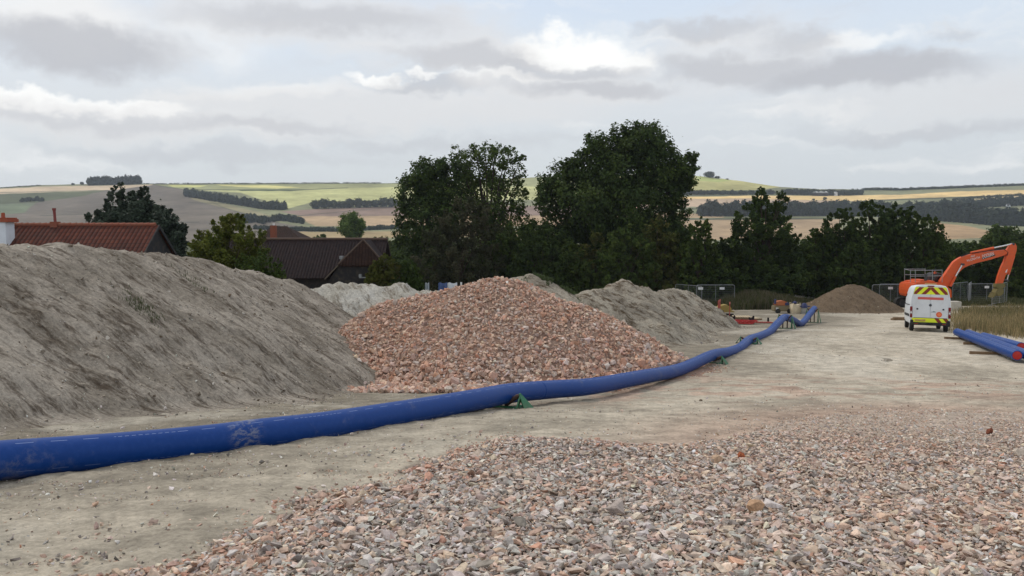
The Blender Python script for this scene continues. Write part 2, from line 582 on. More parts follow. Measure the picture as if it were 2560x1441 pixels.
FIELDS = [  # outline (u, y) and colour
    ([(-900, 440), (3400, 440), (3400, 620), (-900, 620)], S(128, 128, 98)),
    ([(-900, 500), (60, 507), (200, 490), (275, 474), (380, 462), (470, 476), (560, 520), (700, 558), (800, 575), (600, 620), (-900, 620)], S(126, 116, 103, .76)),  # left plough, colour darkened to stand for cloud shadow
    ([(-900, 545), (300, 534), (420, 528), (560, 522), (640, 545), (640, 552), (-900, 560)], S(132, 121, 107, .76)),  # same cloud shadow darkened into this plough strip
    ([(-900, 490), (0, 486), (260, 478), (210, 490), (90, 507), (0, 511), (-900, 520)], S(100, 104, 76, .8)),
    ([(-900, 520), (0, 511), (88, 508), (60, 532), (0, 538), (-900, 560)], S(112, 120, 94)),
    ([(-900, 478), (0, 473), (100, 467), (390, 462), (290, 475), (0, 485), (-900, 492)], S(200, 178, 148)),
    ([(380, 440), (1560, 430), (1560, 470), (720, 475), (590, 478), (470, 475), (385, 463)], S(150, 150, 108)),
    ([(540, 462), (660, 464), (760, 468), (690, 472), (560, 466)], S(205, 196, 130)),
    ([(420, 463), (520, 464), (500, 469), (430, 468)], S(198, 195, 125)),
    ([(480, 474), (590, 476), (720, 474), (860, 471), (1010, 468), (1560, 466), (1560, 500), (1000, 500), (780, 505), (722, 522), (690, 512), (600, 482)], S(184, 182, 126)),  # pasture, colour lightened to stand for a sunlit patch
    ([(590, 474), (720, 473), (770, 474), (720, 478), (600, 478)], S(98, 108, 72)),
    ([(470, 490), (500, 496), (620, 524), (720, 552), (690, 556), (600, 530), (480, 500)], S(140, 132, 102)),
    ([(700, 530), (790, 523), (1000, 516), (1560, 514), (1560, 541), (760, 541)], S(146, 124, 110, .85)),
    ([(735, 541), (1560, 539), (1560, 566), (790, 566)], S(176, 150, 118)),
    ([(735, 580), (1560, 576), (1560, 592), (735, 596)], S(158, 138, 102)),
    ([(1520, 430), (1790, 440), (1860, 450), (1960, 466), (1900, 476), (1520, 482)], S(176, 168, 112)),
    ([(1740, 440), (1830, 452), (1800, 456), (1740, 452)], S(160, 165, 102)),
    ([(1520, 478), (1900, 476), (2060, 478), (2060, 488), (1520, 490)], S(104, 108, 78)),
    ([(1520, 496), (1870, 490), (2060, 490), (2250, 487), (2420, 478), (2700, 472), (3400, 468), (3400, 492), (2400, 492), (2140, 503), (1870, 500), (1520, 500)], S(222, 190, 132)),
    ([(1520, 500), (1870, 497), (2140, 503), (1900, 515), (1520, 522)], S(186, 162, 136)),
    ([(2400, 500), (2560, 488), (3400, 485), (3400, 497), (2560, 500)], S(196, 172, 132)),
    ([(1520, 528), (1800, 536), (1810, 545), (1520, 545)], S(178, 152, 118)),
    ([(1520, 551), (2100, 548), (2100, 600), (1520, 600)], S(166, 142, 112)),
    ([(2340, 556), (2420, 566), (2490, 582), (2470, 595), (2340, 600)], S(166, 138, 104)),
]
HEDGES = [([(0, 560), (300, 557), (500, 556)], 1.2), ([(100, 540), (420, 528)], 1.0), ([(380, 462), (470, 476), (560, 520), (700, 558)], 1.0), ([(-200, 486), (270, 476)], 1.0), ([(730, 541), (1000, 517)], .8),
          ([(770, 578), (1000, 570)], 4), ([(1700, 549), (1830, 548), (2090, 547)], 3), ([(1700, 525), (1850, 515)], 2.2), ([(380, 461), (1010, 458)], 2.2), ([(480, 474), (720, 477), (870, 470)], 1.6), ([(1700, 490), (1870, 489)], 1.5),
          ([(2180, 502), (2560, 488)], 3.0), ([(470, 507), (560, 510), (620, 515)], .8)]


def build_hills():
    us = np.linspace(-900, 3400, 1100)
    ts = np.concatenate([np.linspace(0, 1, 230), [1.02, 1.06, 1.15, 1.4, 2.0]])
    T, U = np.meshgrid(ts, us, indexing='ij')
    sk = skyl(U) + 0.5 * fbm(U * 0.02, U * 0, 4, 3)
    Y = 612 + (sk - 612) * np.minimum(T, 1)
    D = 700 + 1000 * T
    cp, sp = math.cos(PITCH), math.sin(PITCH)
    b = (CY - Y) / F
    X = (U - CX) / F / (cp + b * sp) * D
    Z = CAMZ + (b * cp - sp) / (cp + b * sp) * D
    over = np.maximum(T - 1, 0)
    zr = Z[229][None]
    Z = np.where(T > 1, zr - over * 70, Z)
    col = np.zeros(U.shape + (3,))
    jx, jy = 5 * fbm(U * 0.02, Y * 0.1, 60, 3), 1.0 * fbm(U * 0.03, Y * 0.1, 61, 3)
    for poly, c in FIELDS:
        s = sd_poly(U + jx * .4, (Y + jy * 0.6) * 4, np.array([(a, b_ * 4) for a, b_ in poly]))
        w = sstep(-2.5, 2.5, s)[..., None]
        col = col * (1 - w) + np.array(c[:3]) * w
    for pl, wd in HEDGES:
        for (a, b_), (c_, d_) in zip(pl[:-1], pl[1:]):
            t = np.clip((U - a) / (c_ - a + 1e-6), 0, 1)
            yy = b_ + (d_ - b_) * t
            dd = np.abs(Y + jy * .4 - yy) + np.where((U < a) | (U > c_), 50, 0)
            w = (0.75 * sstep(wd, wd * 0.3, dd))[..., None]
            col = col * (1 - w) + np.array((0.045, 0.055, 0.035)) * w
    var = 1 + 0.16 * fbm(U * 0.012, Y * 0.12, 70, 5) + 0.05 * vn(U * 0.15, Y * 0.9, 71)
    col = col * var[..., None]
    V = np.stack([X.ravel(), D.ravel(), Z.ravel()], 1)
    n, m = U.shape
    i = np.arange(n * m).reshape(n, m)
    Fc = np.stack([i[:-1, :-1].ravel(), i[:-1, 1:].ravel(), i[1:, 1:].ravel(), i[1:, :-1].ravel()], 1)
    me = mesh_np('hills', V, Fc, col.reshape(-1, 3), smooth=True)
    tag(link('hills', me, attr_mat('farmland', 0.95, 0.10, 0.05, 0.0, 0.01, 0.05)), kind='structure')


build_hills()

# ------------------------------------------------------------------ stones


def stone_shapes(k, seed, npts=15, flat=0.62):
    r = random.Random(seed)
    out = []
    for _ in range(k):
        bm = bmesh.new()
        sx, sy, sz = 1.0, r.uniform(.5, .9), r.uniform(flat * .55, flat * 1.3)
        for i in range(npts):
            v = Vector((r.gauss(0, 1), r.gauss(0, 1), r.gauss(0, 1))).normalized()
            # superellipsoid-like blocky shape
            v = Vector([math.copysign(abs(c) ** 0.8, c) for c in v]) * r.uniform(.72, 1.08)
            bm.verts.new((v.x * sx, v.y * sy, v.z * sz))
        res = bmesh.ops.convex_hull(bm, input=list(bm.verts))
        bmesh.ops.delete(bm, geom=[g for g in res['geom_interior'] if isinstance(g, bmesh.types.BMVert)], context='VERTS')
        bmesh.ops.triangulate(bm, faces=list(bm.faces))
        bm.verts.index_update()
        out.append((np.array([v.co[:] for v in bm.verts]), np.array([[v.index for v in f.verts] for f in bm.faces])))
        bm.free()
    return out


STONES = stone_shapes(40, 5, 9, .40)
CHIPS = stone_shapes(8, 9, 7, 0.7)
LUMPS = stone_shapes(30, 17, 12, .72)


def rot_mats(n, tilt):
    a = rng.uniform(0, 2 * np.pi, n)
    b = rng.normal(0, tilt, n)
    c = rng.normal(0, tilt, n)
    ca, sa, cb, sb, cc, sc_ = np.cos(a), np.sin(a), np.cos(b), np.sin(b), np.cos(c), np.sin(c)
    z, o = np.zeros(n), np.ones(n)
    Rz = np.array([[ca, -sa, z], [sa, ca, z], [z, z, o]]).transpose(2, 0, 1)
    Rx = np.array([[o, z, z], [z, cb, -sb], [z, sb, cb]]).transpose(2, 0, 1)
    Ry = np.array([[cc, z, sc_], [z, o, z], [-sc_, z, cc]]).transpose(2, 0, 1)
    return Rx @ Ry @ Rz


def scatter(name, pos, size, col, shapes, tilt=0.45):
    n = len(pos)
    which = rng.integers(0, len(shapes), n)
    M = rot_mats(n, tilt) * np.asarray(size)[:, None, None]
    VV, FF, CC, off = [], [], [], 0
    for k, (v, f) in enumerate(shapes):
        idx = np.where(which == k)[0]
        if not len(idx):
            continue
        w = np.einsum('nij,vj->nvi', M[idx], v) + pos[idx][:, None, :]
        VV.append(w.reshape(-1, 3))
        FF.append((f[None] + (np.arange(len(idx)) * len(v))[:, None, None] + off).reshape(-1, 3))
        CC.append(np.repeat(col[idx], len(v), 0))
        off += len(idx) * len(v)
    return mesh_np(name, np.concatenate(VV), np.concatenate(FF), np.concatenate(CC))


PAL = np.array([S(*c)[:3] for c in ((200, 174, 155), (194, 160, 138), (210, 188, 168), (178, 168, 160), (200, 194, 184), (216, 207, 195), (190, 142, 116), (152, 142, 134), (172, 150, 134), (216, 190, 164), (134, 126, 118))])


def stone_cols(n, w):
    w = np.array(w, float)
    c = PAL[rng.choice(len(PAL), n, p=w / w.sum())]
    return np.clip(c * rng.normal(.97, 0.17, (n, 1)) * rng.normal(1, 0.03, (n, 3)), 0.02, 0.8)


stone_mat = attr_mat('crushed_stone', 0.92, 0.26, 34.0, 0.25, 0.006, .1)


def build_gravel():
    N = 365000
    y = np.exp(rng.uniform(math.log(3.6), math.log(17.5), N))
    y = 3.6 + (17.5 - 3.6) * rng.random(N) ** 1.25
    x = rng.uniform(-0.72, 1.12, N) * (y + 0.6)
    pm = pad_mask(x, y)
    far = sstep(1.0, 5.0, x) * sstep(8.0, 12.0, y)
    dens = np.where(pm > 0, 1.0, np.exp(pm / (0.22 + 0.6 * far)) * 0.35)
    dens *= 1 - 0.72 * sstep(8.5, 13.0, y) * sstep(0.5, 4, x) * np.clip(0.65 + 0.5 * fbm(x, y, 8, 3), 0, 1.3)
    keep = rng.random(N) < dens
    x, y, pm = x[keep], y[keep], pm[keep]
    n = len(x)
    size = np.clip(np.exp(rng.normal(math.log(0.0215), 0.42, n)), 0.008, 0.062)
    size *= 1 - 0.35 * sstep(8.5, 13, y) * sstep(0, 3, x)
    big = rng.random(n) < 0.02
    size = np.where(big, size * 1.7, size)
    size = np.where(pm < 0.05, size * 0.75, size)
    z = G(x, y) + 0.012 * fbm(x * 3, y * 3, 12, 3) + rng.uniform(-0.1, 0.62, n) * size + np.where(pm > 0.1, rng.uniform(0, 0.035, n), 0)
    edge = sstep(1.1, 0.15, pm) * sstep(3.0, 0.5, x)
    c1 = stone_cols(n, [3.4, 1.6, 3, 4, 4.2, 3.4, .5, 3.4, 2, 1.0, 1.8])
    c2 = stone_cols(n, [4, 7, 2, 1, .8, .8, 4.5, 1, 2, 2.0, .4])
    c3 = stone_cols(n, [6, 3, 6, 2, 1.6, 1.6, .5, .8, 2, 2.5, .2])
    pk = (rng.random(n) < (0.75 * edge + 0.35 * sstep(0.2, 0.8, fbm(x * .7, y * .7, 90, 3))))[:, None]
    rt = (rng.random(n) < 0.75 * sstep(0.5, 3.0, x))[:, None]
    c = np.where(rt, c3, c1)
    c = np.where(pk, c2, c)
    c = c * .76 + .24 * np.array(S(176, 162, 150)[:3])
    me = scatter('gravel', np.stack([x, y, z], 1), size, c, STONES, 0.33)
    o = link('gravel', me, stone_mat)
    tag(o, 'spread of crushed pink and grey stone covering the near ground beside the pipe', 'gravel', kind='stuff')
    # loose chips lying about on the bare chalk
    N = 80000
    y = 5 + 45 * rng.random(N) ** 1.7
    x = rng.uniform(-0.75, 0.75, N) * y
    q = fbm(x * .8, y * .8, 15, 4)
    keep = (pad_mask(x, y) < 0) & (rng.random(N) < 0.15 + 0.7 * sstep(0.1, 0.8, q))
    x, y = x[keep], y[keep]
    n = len(x)
    size = np.clip(np.exp(rng.normal(math.log(0.0095), 0.5, n)), 0.004, 0.04) * (1 + y * 0.012)
    z = G(x, y) + size * 0.2
    cols = stone_cols(n, [2, 1, 2, 2, 4, 6, .5, 3, 3, 1, 3]) * rng.choice([0.75, 0.9, 1.0, 1.15], n)[:, None]
    me = scatter('pebbles', np.stack([x, y, z], 1), size, cols, CHIPS, 0.5)
    tag(link('pebbles', me, stone_mat), 'loose chalk chips and crumbs strewn over the bare haul road', 'pebbles', kind='stuff')
    # a few larger stones that stand out
    for px, py, s, c, lab in ((1792, 1166, .075, S(180, 152, 126), 'large tan stone lying on the gravel below the pipe bend'),
                              (1888, 1292, .085, S(176, 142, 112), 'angular orange-tan rock standing tilted in the gravel'),
                              (2474, 1090, .062, S(122, 74, 56), 'dark brick-red stone on the pale gravel near the frame edge'),
                              (2556, 1148, .12, S(205, 190, 172), 'big pale chalk boulder at the edge of the gravel'),
                              (1852, 1150, .05, S(178, 104, 72), 'rust-red stone beside the large tan stone'),
                              (222, 1000, .12, S(98, 82, 66), 'dark clod of earth at the foot of the long bank'),
                              (1750, 1004, .06, S(110, 98, 84), 'grey stone alone on bare chalk right of the green roller')):
        h = ground_hit(px, py, G)
        sh = stone_shapes(1, int(px), 18, 0.8)[0]
        a = px * .37
        ca, sa = math.cos(a), math.sin(a)
        v = sh[0] @ np.array([[ca, sa, 0], [-sa, ca, 0], [0, 0, 1]]) * s
        me = mesh_np('stone', v, sh[1], np.repeat(np.array([c[:3]]), len(v), 0))
        o = link('stone', me, stone_mat, loc=(h[0], h[1], float(G(h[0], h[1])) + s * 0.45 + (.03 if py > 1050 else 0)))
        tag(o, lab, 'stone')


build_gravel()

# ------------------------------------------------------------------ heaps


def earth_mat(name, c1, c2, c3, fall, bump=0.5, streak=1.0):
    m, nt = mat_new(name)
    tc = nd(nt, 'ShaderNodeTexCoord').outputs['Object']
    ang = math.atan2(fall[1], fall[0])
    mp = nd(nt, 'ShaderNodeMapping', {0: tc, 'Rotation': (0, 0, -ang)}, vector_type='POINT').outputs[0]
    ms = nd(nt, 'ShaderNodeVectorMath', {0: mp, 1: (0.95, 3.6, 1.4)}, operation='MULTIPLY').outputs[0]
    s1 = nd(nt, 'ShaderNodeTexNoise', {'Vector': ms, 'Scale': 0.8, 'Detail': 12.0, 'Roughness': 0.72, 'Distortion': 0.2}).outputs[0]
    s2 = nd(nt, 'ShaderNodeTexNoise', {'Vector': ms, 'Scale': 2.6, 'Detail': 10.0, 'Roughness': 0.75}).outputs[0]
    n1 = nd(nt, 'ShaderNodeTexNoise', {'Vector': tc, 'Scale': 0.7, 'Detail': 6.0, 'Roughness': 0.6}).outputs[0]
    n2 = nd(nt, 'ShaderNodeTexNoise', {'Vector': tc, 'Scale': 14.0, 'Detail': 8.0, 'Roughness': 0.8}).outputs[0]
    vo = nd(nt, 'ShaderNodeTexVoronoi', {'Vector': tc, 'Scale': 15.0}).outputs[0]
    col = mixc(nt, mrange(nt, n1, 0.35, 0.65), c1, c2)
    dk = mathn(nt, 'MULTIPLY', mrange(nt, s1, 0.45, 0.60), mrange(nt, s2, 0.38, 0.56))
    col = mixc(nt, mathn(nt, 'MULTIPLY', dk, 0.8 * streak, clamp=True), col, c3)
    dk2 = mathn(nt, 'MULTIPLY', mrange(nt, s2, 0.54, 0.68), 0.6 * streak)
    col = mixc(nt, dk2, col, c3)
    v = mrange(nt, n2, 0.3, 0.7, 0.62, 1.28)
    col = nd(nt, 'ShaderNodeVectorMath', {0: col, 1: nd(nt, 'ShaderNodeCombineXYZ', {0: v, 1: v, 2: v}).outputs[0]}, operation='MULTIPLY').outputs[0]
    col = mixc(nt, mathn(nt, 'MULTIPLY', mrange(nt, vo, 0.15, 0.08), mrange(nt, n2, 0.5, 0.6, 0, .7)), col, S(210, 205, 195))
    hgt = mathn(nt, 'ADD', mathn(nt, 'MULTIPLY', n2, 0.5), mathn(nt, 'ADD', s2, mathn(nt, 'MULTIPLY', s1, 0.8)))
    finish(nt, col, 0.95, hgt, bump, 0.10, spec=0.08)
    return m


def heap(crest, k=0.68, res=0.08, seed=1, fall=(0.7, -0.7), rough=1.0, rr=0.5, pad=5.5):
    """height field of tipped material: envelope of cones of repose along a crest; returns mesh arrays and height function"""
    pts = [P(*c) for c in crest]
    dense = []
    for a, b in zip(pts[:-1], pts[1:]):
        n = max(2, int((b - a).length / 0.35))
        dense += [a.lerp(b, i / n) for i in range(n)]
    dense.append(pts[-1])
    C = np.array([p[:] for p in dense])
    fx, fy = np.array(fall) / np.hypot(*fall)

    def H(x, y):
        x = np.asarray(x, float)
        y = np.asarray(y, float)
        h = np.full(x.shape, -99.0)
        wob = 0.35 * vn(x * 0.6, y * 0.6, seed) + 0.15 * vn(x * 1.7, y * 1.7, seed + 3)
        for cx_, cy_, cz_ in C:
            d = np.hypot(x - cx_, y - cy_)
            h = np.maximum(h, cz_ - k * (np.sqrt(d * d + rr * rr) - rr) * (1 + 0.16 * wob))
        g = G0(x, y)
        # soft toe
        t = h - g
        h = g + np.where(t > 0.22, t, 0.22 * np.exp(np.clip((t - 0.22) / 0.22, -20, 0)) - 0.03)
        al, ac = x * fx + y * fy, -x * fy + y * fx
        bl = sstep(0.0, 0.4, t)
        ril = 0.045 * fbm(ac * 1.5, al * 0.3, seed + 9, 4, .6) + 0.035 * fbm(ac * 4.5, al * 0.9, seed + 19, 3, .6)
        lump = 0.04 * fbm(x * 1.1, y * 1.1, seed + 29, 4) + 0.030 * fbm(x * 4.5, y * 4.5, seed + 39, 4, .6)
        return h + rough * bl * (ril + lump)

    x0, x1 = C[:, 0].min() - pad, C[:, 0].max() + pad
    y0, y1 = C[:, 1].min() - pad, C[:, 1].max() + pad
    xs, ys = np.arange(x0, x1, res), np.arange(y0, y1, res)
    Y, X = np.meshgrid(ys, xs, indexing='ij')
    Z = H(X, Y)
    g = G0(X, Y)
    n, m = X.shape
    i = np.arange(n * m).reshape(n, m)
    Fc = np.stack([i[:-1, :-1].ravel(), i[:-1, 1:].ravel(), i[1:, 1:].ravel(), i[1:, :-1].ravel()], 1)
    ok = (Z > g - 0.03).ravel()
    Fc = Fc[ok[Fc].any(1)]
    used = np.unique(Fc)
    remap = np.zeros(n * m, int)
    remap[used] = np.arange(len(used))
    V = np.stack([X.ravel(), Y.ravel(), Z.ravel()], 1)[used]
    return V, remap[Fc], H, C


def heap_obj(name, crest, mat, label, cat, chips=0, chipcol=None, chipsize=0.02, clods=0, **kw):
    V, Fc, H, C = heap(crest, **kw)
    o = link(name, mesh_np(name, V, Fc, smooth=True), mat)
    tag(o, label, cat)
    if clods:
        idx = rng.integers(0, len(V), clods * 2)
        p = V[idx] + np.c_[rng.uniform(-.05, .05, (len(idx), 2)), np.zeros(len(idx))]
        keep = rng.random(len(p)) < .3 + sstep(-.2, .5, fbm(p[:, 0] * 1.1, p[:, 1] * 1.1, 321, 4))
        p = p[keep][:clods]
        n = len(p)
        size = np.clip(np.exp(rng.normal(math.log(.026), .45, n)), .012, .09)
        p[:, 2] = H(p[:, 0], p[:, 1]) + size * .05
        pal = np.array([S(150, 140, 126)[:3], S(128, 118, 104)[:3], S(100, 86, 70)[:3], S(178, 170, 158)[:3]])
        cc = pal[rng.choice(4, n, p=(.42, .32, .12, .14))] * rng.normal(1, .1, (n, 1))
        tag(link('clods', scatter('clods', p, size, np.clip(cc, .03, .8), CHIPS, .6), stone_mat, o), kind='stuff')
    if chips:
        idx = rng.integers(0, len(V), chips * 3)
        p = V[idx] + np.c_[rng.uniform(-.05, .05, (len(idx), 2)), np.zeros(len(idx))]
        hg = p[:, 2] - G0(p[:, 0], p[:, 1])
        q = fbm(p[:, 0] * .9, p[:, 1] * .9, 123, 4)
        w = np.where(hg < 0.7, 1.0, 0.32) * (0.25 + sstep(-.1, .7, q))
        keep = rng.random(len(p)) < w * 0.6
        p = p[keep][:chips]
        n = len(p)
        size = np.clip(np.exp(rng.normal(math.log(chipsize), 0.45, n)), chipsize * .4, chipsize * 3.2)
        p[:, 2] = H(p[:, 0], p[:, 1]) + size * 0.25
        cc = np.array(chipcol[:3])[None] * rng.choice([.3, .4, .6, .8, 1.0, 1.1], n)[:, None] * rng.normal(1, .04, (n, 3))
        c = link('chalk_fragments', scatter('chalk_fragments', p, size, np.clip(cc, .03, .85), CHIPS, .6), stone_mat, o)
        tag(c, kind='stuff')
    return o, H


CH1, CH2, CH3 = S(164, 154, 140), S(132, 123, 110), S(70, 58, 46)
mat_bank = earth_mat('bank_earth', CH1, CH2, CH3, (0.98, -0.12))
mat_heap = earth_mat('chalk_spoil', S(178, 168, 150), S(152, 143, 128), S(88, 73, 55), (0.96, -0.25), .9, 1.2)
mat_white = earth_mat('white_chalk_spoil', S(204, 199, 187), S(182, 175, 160), S(98, 82, 60), (0.5, -0.86), 1.0, .9)
mat_brown = earth_mat('brown_topsoil', S(122, 105, 86), S(112, 96, 78), S(82, 68, 54), (0.2, -1), 0.9, 0.8)

bank, H_bank = heap_obj('spoil_bank', [(-700, 600, 13), (-300, 603, 15.5), (0, 606, 18), (200, 614, 20.3), (400, 637, 23.5), (500, 652, 26), (560, 668, 28), (655, 689, 31), (728, 709, 34)], mat_bank,
                        'long grey chalk bank with brown slip streaks, filling the ground behind the blue pipe', 'spoil bank', clods=9000, chips=15000, chipcol=S(200, 194, 182), chipsize=0.015, k=0.66, res=0.07, seed=4, fall=(0.98, -0.12))
heap_obj('chalk_heap', [(700, 735, 35), (781, 722, 35), (850, 706, 35.5), (929, 712, 36), (955, 719, 36), (998, 711, 36), (1032, 723, 36.5), (1110, 731, 37)], mat_white,
         'low white chalk mound with brown patches between the long bank and pink heap', 'spoil heap', clods=1500, chips=1500, chipcol=S(225, 222, 214), chipsize=0.04, k=0.6, res=0.09, seed=14, fall=(.5, -.86), rough=1.5, rr=.4)
_, H_weedy = heap_obj('chalk_heap', [(1285, 693, 37), (1322, 690, 37), (1350, 699, 37), (1395, 722, 38), (1440, 741, 39), (1500, 752, 39)], mat_heap,
         'chalk mound with green weeds on its right shoulder, rising behind the pink stone heap', 'spoil heap', k=0.66, res=0.09, seed=24, rr=.3)
rheap, H_rheap = heap_obj('chalk_heap', [(1440, 752, 37), (1488, 724, 38.5), (1510, 728, 39), (1558, 705, 40), (1598, 720, 42), (1620, 724, 43), (1634, 736, 44), (1660, 727, 45), (1705, 729, 46), (1722, 735, 46.3)], mat_heap,
                          'ridged grey chalk spoil heap with two peaks, right of the pink stone heap', 'spoil heap', clods=3000, chips=1800, chipcol=S(205, 200, 188), chipsize=0.03, k=0.68, res=0.09, seed=34, fall=(0.96, -0.25), rough=1.9, rr=.3)
heap_obj('topsoil_heap', [(2108, 717, 71), (2126, 711, 71), (2145, 713, 71), (2165, 724, 71)], mat_brown, 'cone of brown topsoil beyond the far end of the blue pipe', 'soil heap', chips=500, chipcol=S(160, 146, 124), chipsize=0.05, k=0.62, res=0.10, seed=44, rough=1.3, rr=.4)
heap_obj('rubble_mound', [(1965, 736, 86), (2010, 737, 86), (2060, 743, 86)], mat_white, 'low ridge of pale rubble under the dark trees behind the weeds', 'rubble mound', chips=300, chipcol=S(215, 212, 200), chipsize=0.09, k=0.5, res=0.15, seed=54, rough=1.2)


# (px, py of the axis, distance) of the blue pipeline
PIPE = [(-420, 1186, 7.0), (-200, 1170, 7.5), (0, 1152, 8.0), (250, 1131, 8.85), (500, 1106, 9.75), (640, 1087, 10.4), (800, 1067, 11.3), (960, 1041, 12.5), (1100, 1017, 13.8), (1200, 998, 15.0), (1280, 983, 16.3),
        (1380, 974, 17.7), (1480, 966, 19.2), (1600, 944, 22.2), (1700, 924, 26.0), (1780, 889, 30.0), (1820, 881, 32.6), (1850, 870, 35.0), (1874, 850, 37.4), (1900, 841, 39.6), (1925, 829, 42.2), (1945, 808, 44.4),
        (1963, 794, 46.5), (1985, 802, 49.0), (1998, 810, 50.6), (2010, 804, 52.3), (2025, 785, 55.0), (2036, 772, 57.0)]


def pipe_dist(x, y):
    """distance from the pipe axis in plan, and on which side of it (negative: the heap's side)"""
    q = np.array([P(*p)[:2] for p in PIPE])
    best, side = np.full(x.shape, 1e9), np.zeros(x.shape)
    for a, b in zip(q[:-1], q[1:]):
        e = b - a
        t = np.clip(((x - a[0]) * e[0] + (y - a[1]) * e[1]) / (e @ e), 0, 1)
        dx, dy = x - a[0] - t * e[0], y - a[1] - t * e[1]
        d = np.hypot(dx, dy)
        s = dx * e[1] - dy * e[0]
        m = d < best
        best, side = np.where(m, d, best), np.where(m, s, side)
    return best, side


def build_stone_heap():
    V, Fc, H, C = heap([(985, 756, 28), (1060, 742, 28), (1125, 730, 27.8), (1190, 710, 27.6), (1247, 696, 27.5), (1296, 706, 27.5), (1345, 743, 27.4), (1425, 759, 27.4), (1488, 781, 27.8)], k=0.66, res=0.1, seed=64, rough=.5, rr=.5, pad=6)
    m = earth_mat('stone_heap_core', S(158, 128, 110), S(146, 122, 106), S(110, 88, 76), (0, -1), .5, .5)
    o = link('stone_heap', mesh_np('stone_heap', V, Fc, smooth=True), m)
    tag(o, 'big heap of crushed pink and grey stone behind the blue pipe', 'stone heap')
    g = G0(V[:, 0], V[:, 1])
    ok = (V[:, 2] > g - 0.03) & (V[:, 1] < 30.0)
    V = V[ok]
    N = 42000
    idx = rng.integers(0, len(V), N)
    p = V[idx].copy()
    p[:, :2] += rng.uniform(-.06, .06, (N, 2))
    size = np.clip(np.exp(rng.normal(math.log(0.050), 0.38, N)), 0.022, 0.15)
    hg = H(p[:, 0], p[:, 1]) - G0(p[:, 0], p[:, 1])
    size *= 1 + 0.4 * sstep(1.2, 0.2, hg)
    p[:, 2] = np.maximum(H(p[:, 0], p[:, 1]), G0(p[:, 0], p[:, 1])) + size * rng.uniform(-.1, .55, N)
    pd, side = pipe_dist(p[:, 0], p[:, 1])
    keep = (pd > .30) & (side < 0)
    p, size, hg = p[keep], size[keep], hg[keep]
    N = len(p)
    # greyer in the middle of the face, pinker on both flanks
    u, v = proj(p[:, 0], p[:, 1], p[:, 2])
    mid = np.exp(-((p[:, 0] + 0.2 + 0.35 * (p[:, 1] - 25)) / 1.7) ** 2) * sstep(.95, .3, hg / 3.3)
    gw = rng.random(N) < np.clip(mid + 0.25 * fbm(p[:, 0], p[:, 1], 71, 3), 0, 1) * .85
    c1 = stone_cols(N, [4, 7, 1.5, .6, .5, .6, 4.2, 1.0, 2.5, 1.5, .3])
    c2 = stone_cols(N, [5, 2.5, 3.5, 3, 2.2, 1.6, 1, 2, 3, 1.5, 1])
    c = np.where(gw[:, None], c2, c1)
    c = (c * .66 + .34 * np.array(S(186, 154, 136)[:3])) * 1.04
    st = link('stones', scatter('stones', p, size, c, LUMPS, .7), stone_mat, o)
    tag(st, kind='stuff')
    # spill round its foot and under the pipe
    N = 2200
    a = np.array([ground_hit(*q) for q in ((1690, 925), (1790, 902), (1835, 925), (1720, 948))])
    w = rng.dirichlet((1.2, 1.2, .6, .8), N)
    xy = w @ a + rng.normal(0, .22, (N, 2))
    s = np.clip(np.exp(rng.normal(math.log(.02), .4, N)), .009, .05)
    pp = np.c_[xy, G(xy[:, 0], xy[:, 1]) + s * .3]
    sp = link('spilled_stones', scatter('spilled_stones', pp, s, stone_cols(N, [5, 6, 2, 1, 1, 1, 3, 1, 2, 2, .4]), STONES, .5), stone_mat, o)
    tag(sp, kind='stuff')


build_stone_heap()

# ------------------------------------------------------------------ blue pipeline and its rollers
PR = 0.195


def catmull(pts, n=12):
    out = []
    for i in range(len(pts) - 1):
        p0, p1, p2, p3 = pts[max(i - 1, 0)], pts[i], pts[i + 1], pts[min(i + 2, len(pts) - 1)]
        for k in range(n):
            t = k / n
            out.append(0.5 * ((2 * p1) + (p2 - p0) * t + (2 * p0 - 5 * p1 + 4 * p2 - p3) * t * t + (3 * p1 - p0 - 3 * p2 + p3) * t ** 3))
    out.append(pts[-1])
    return out


PATH = catmull([P(*p) for p in PIPE])


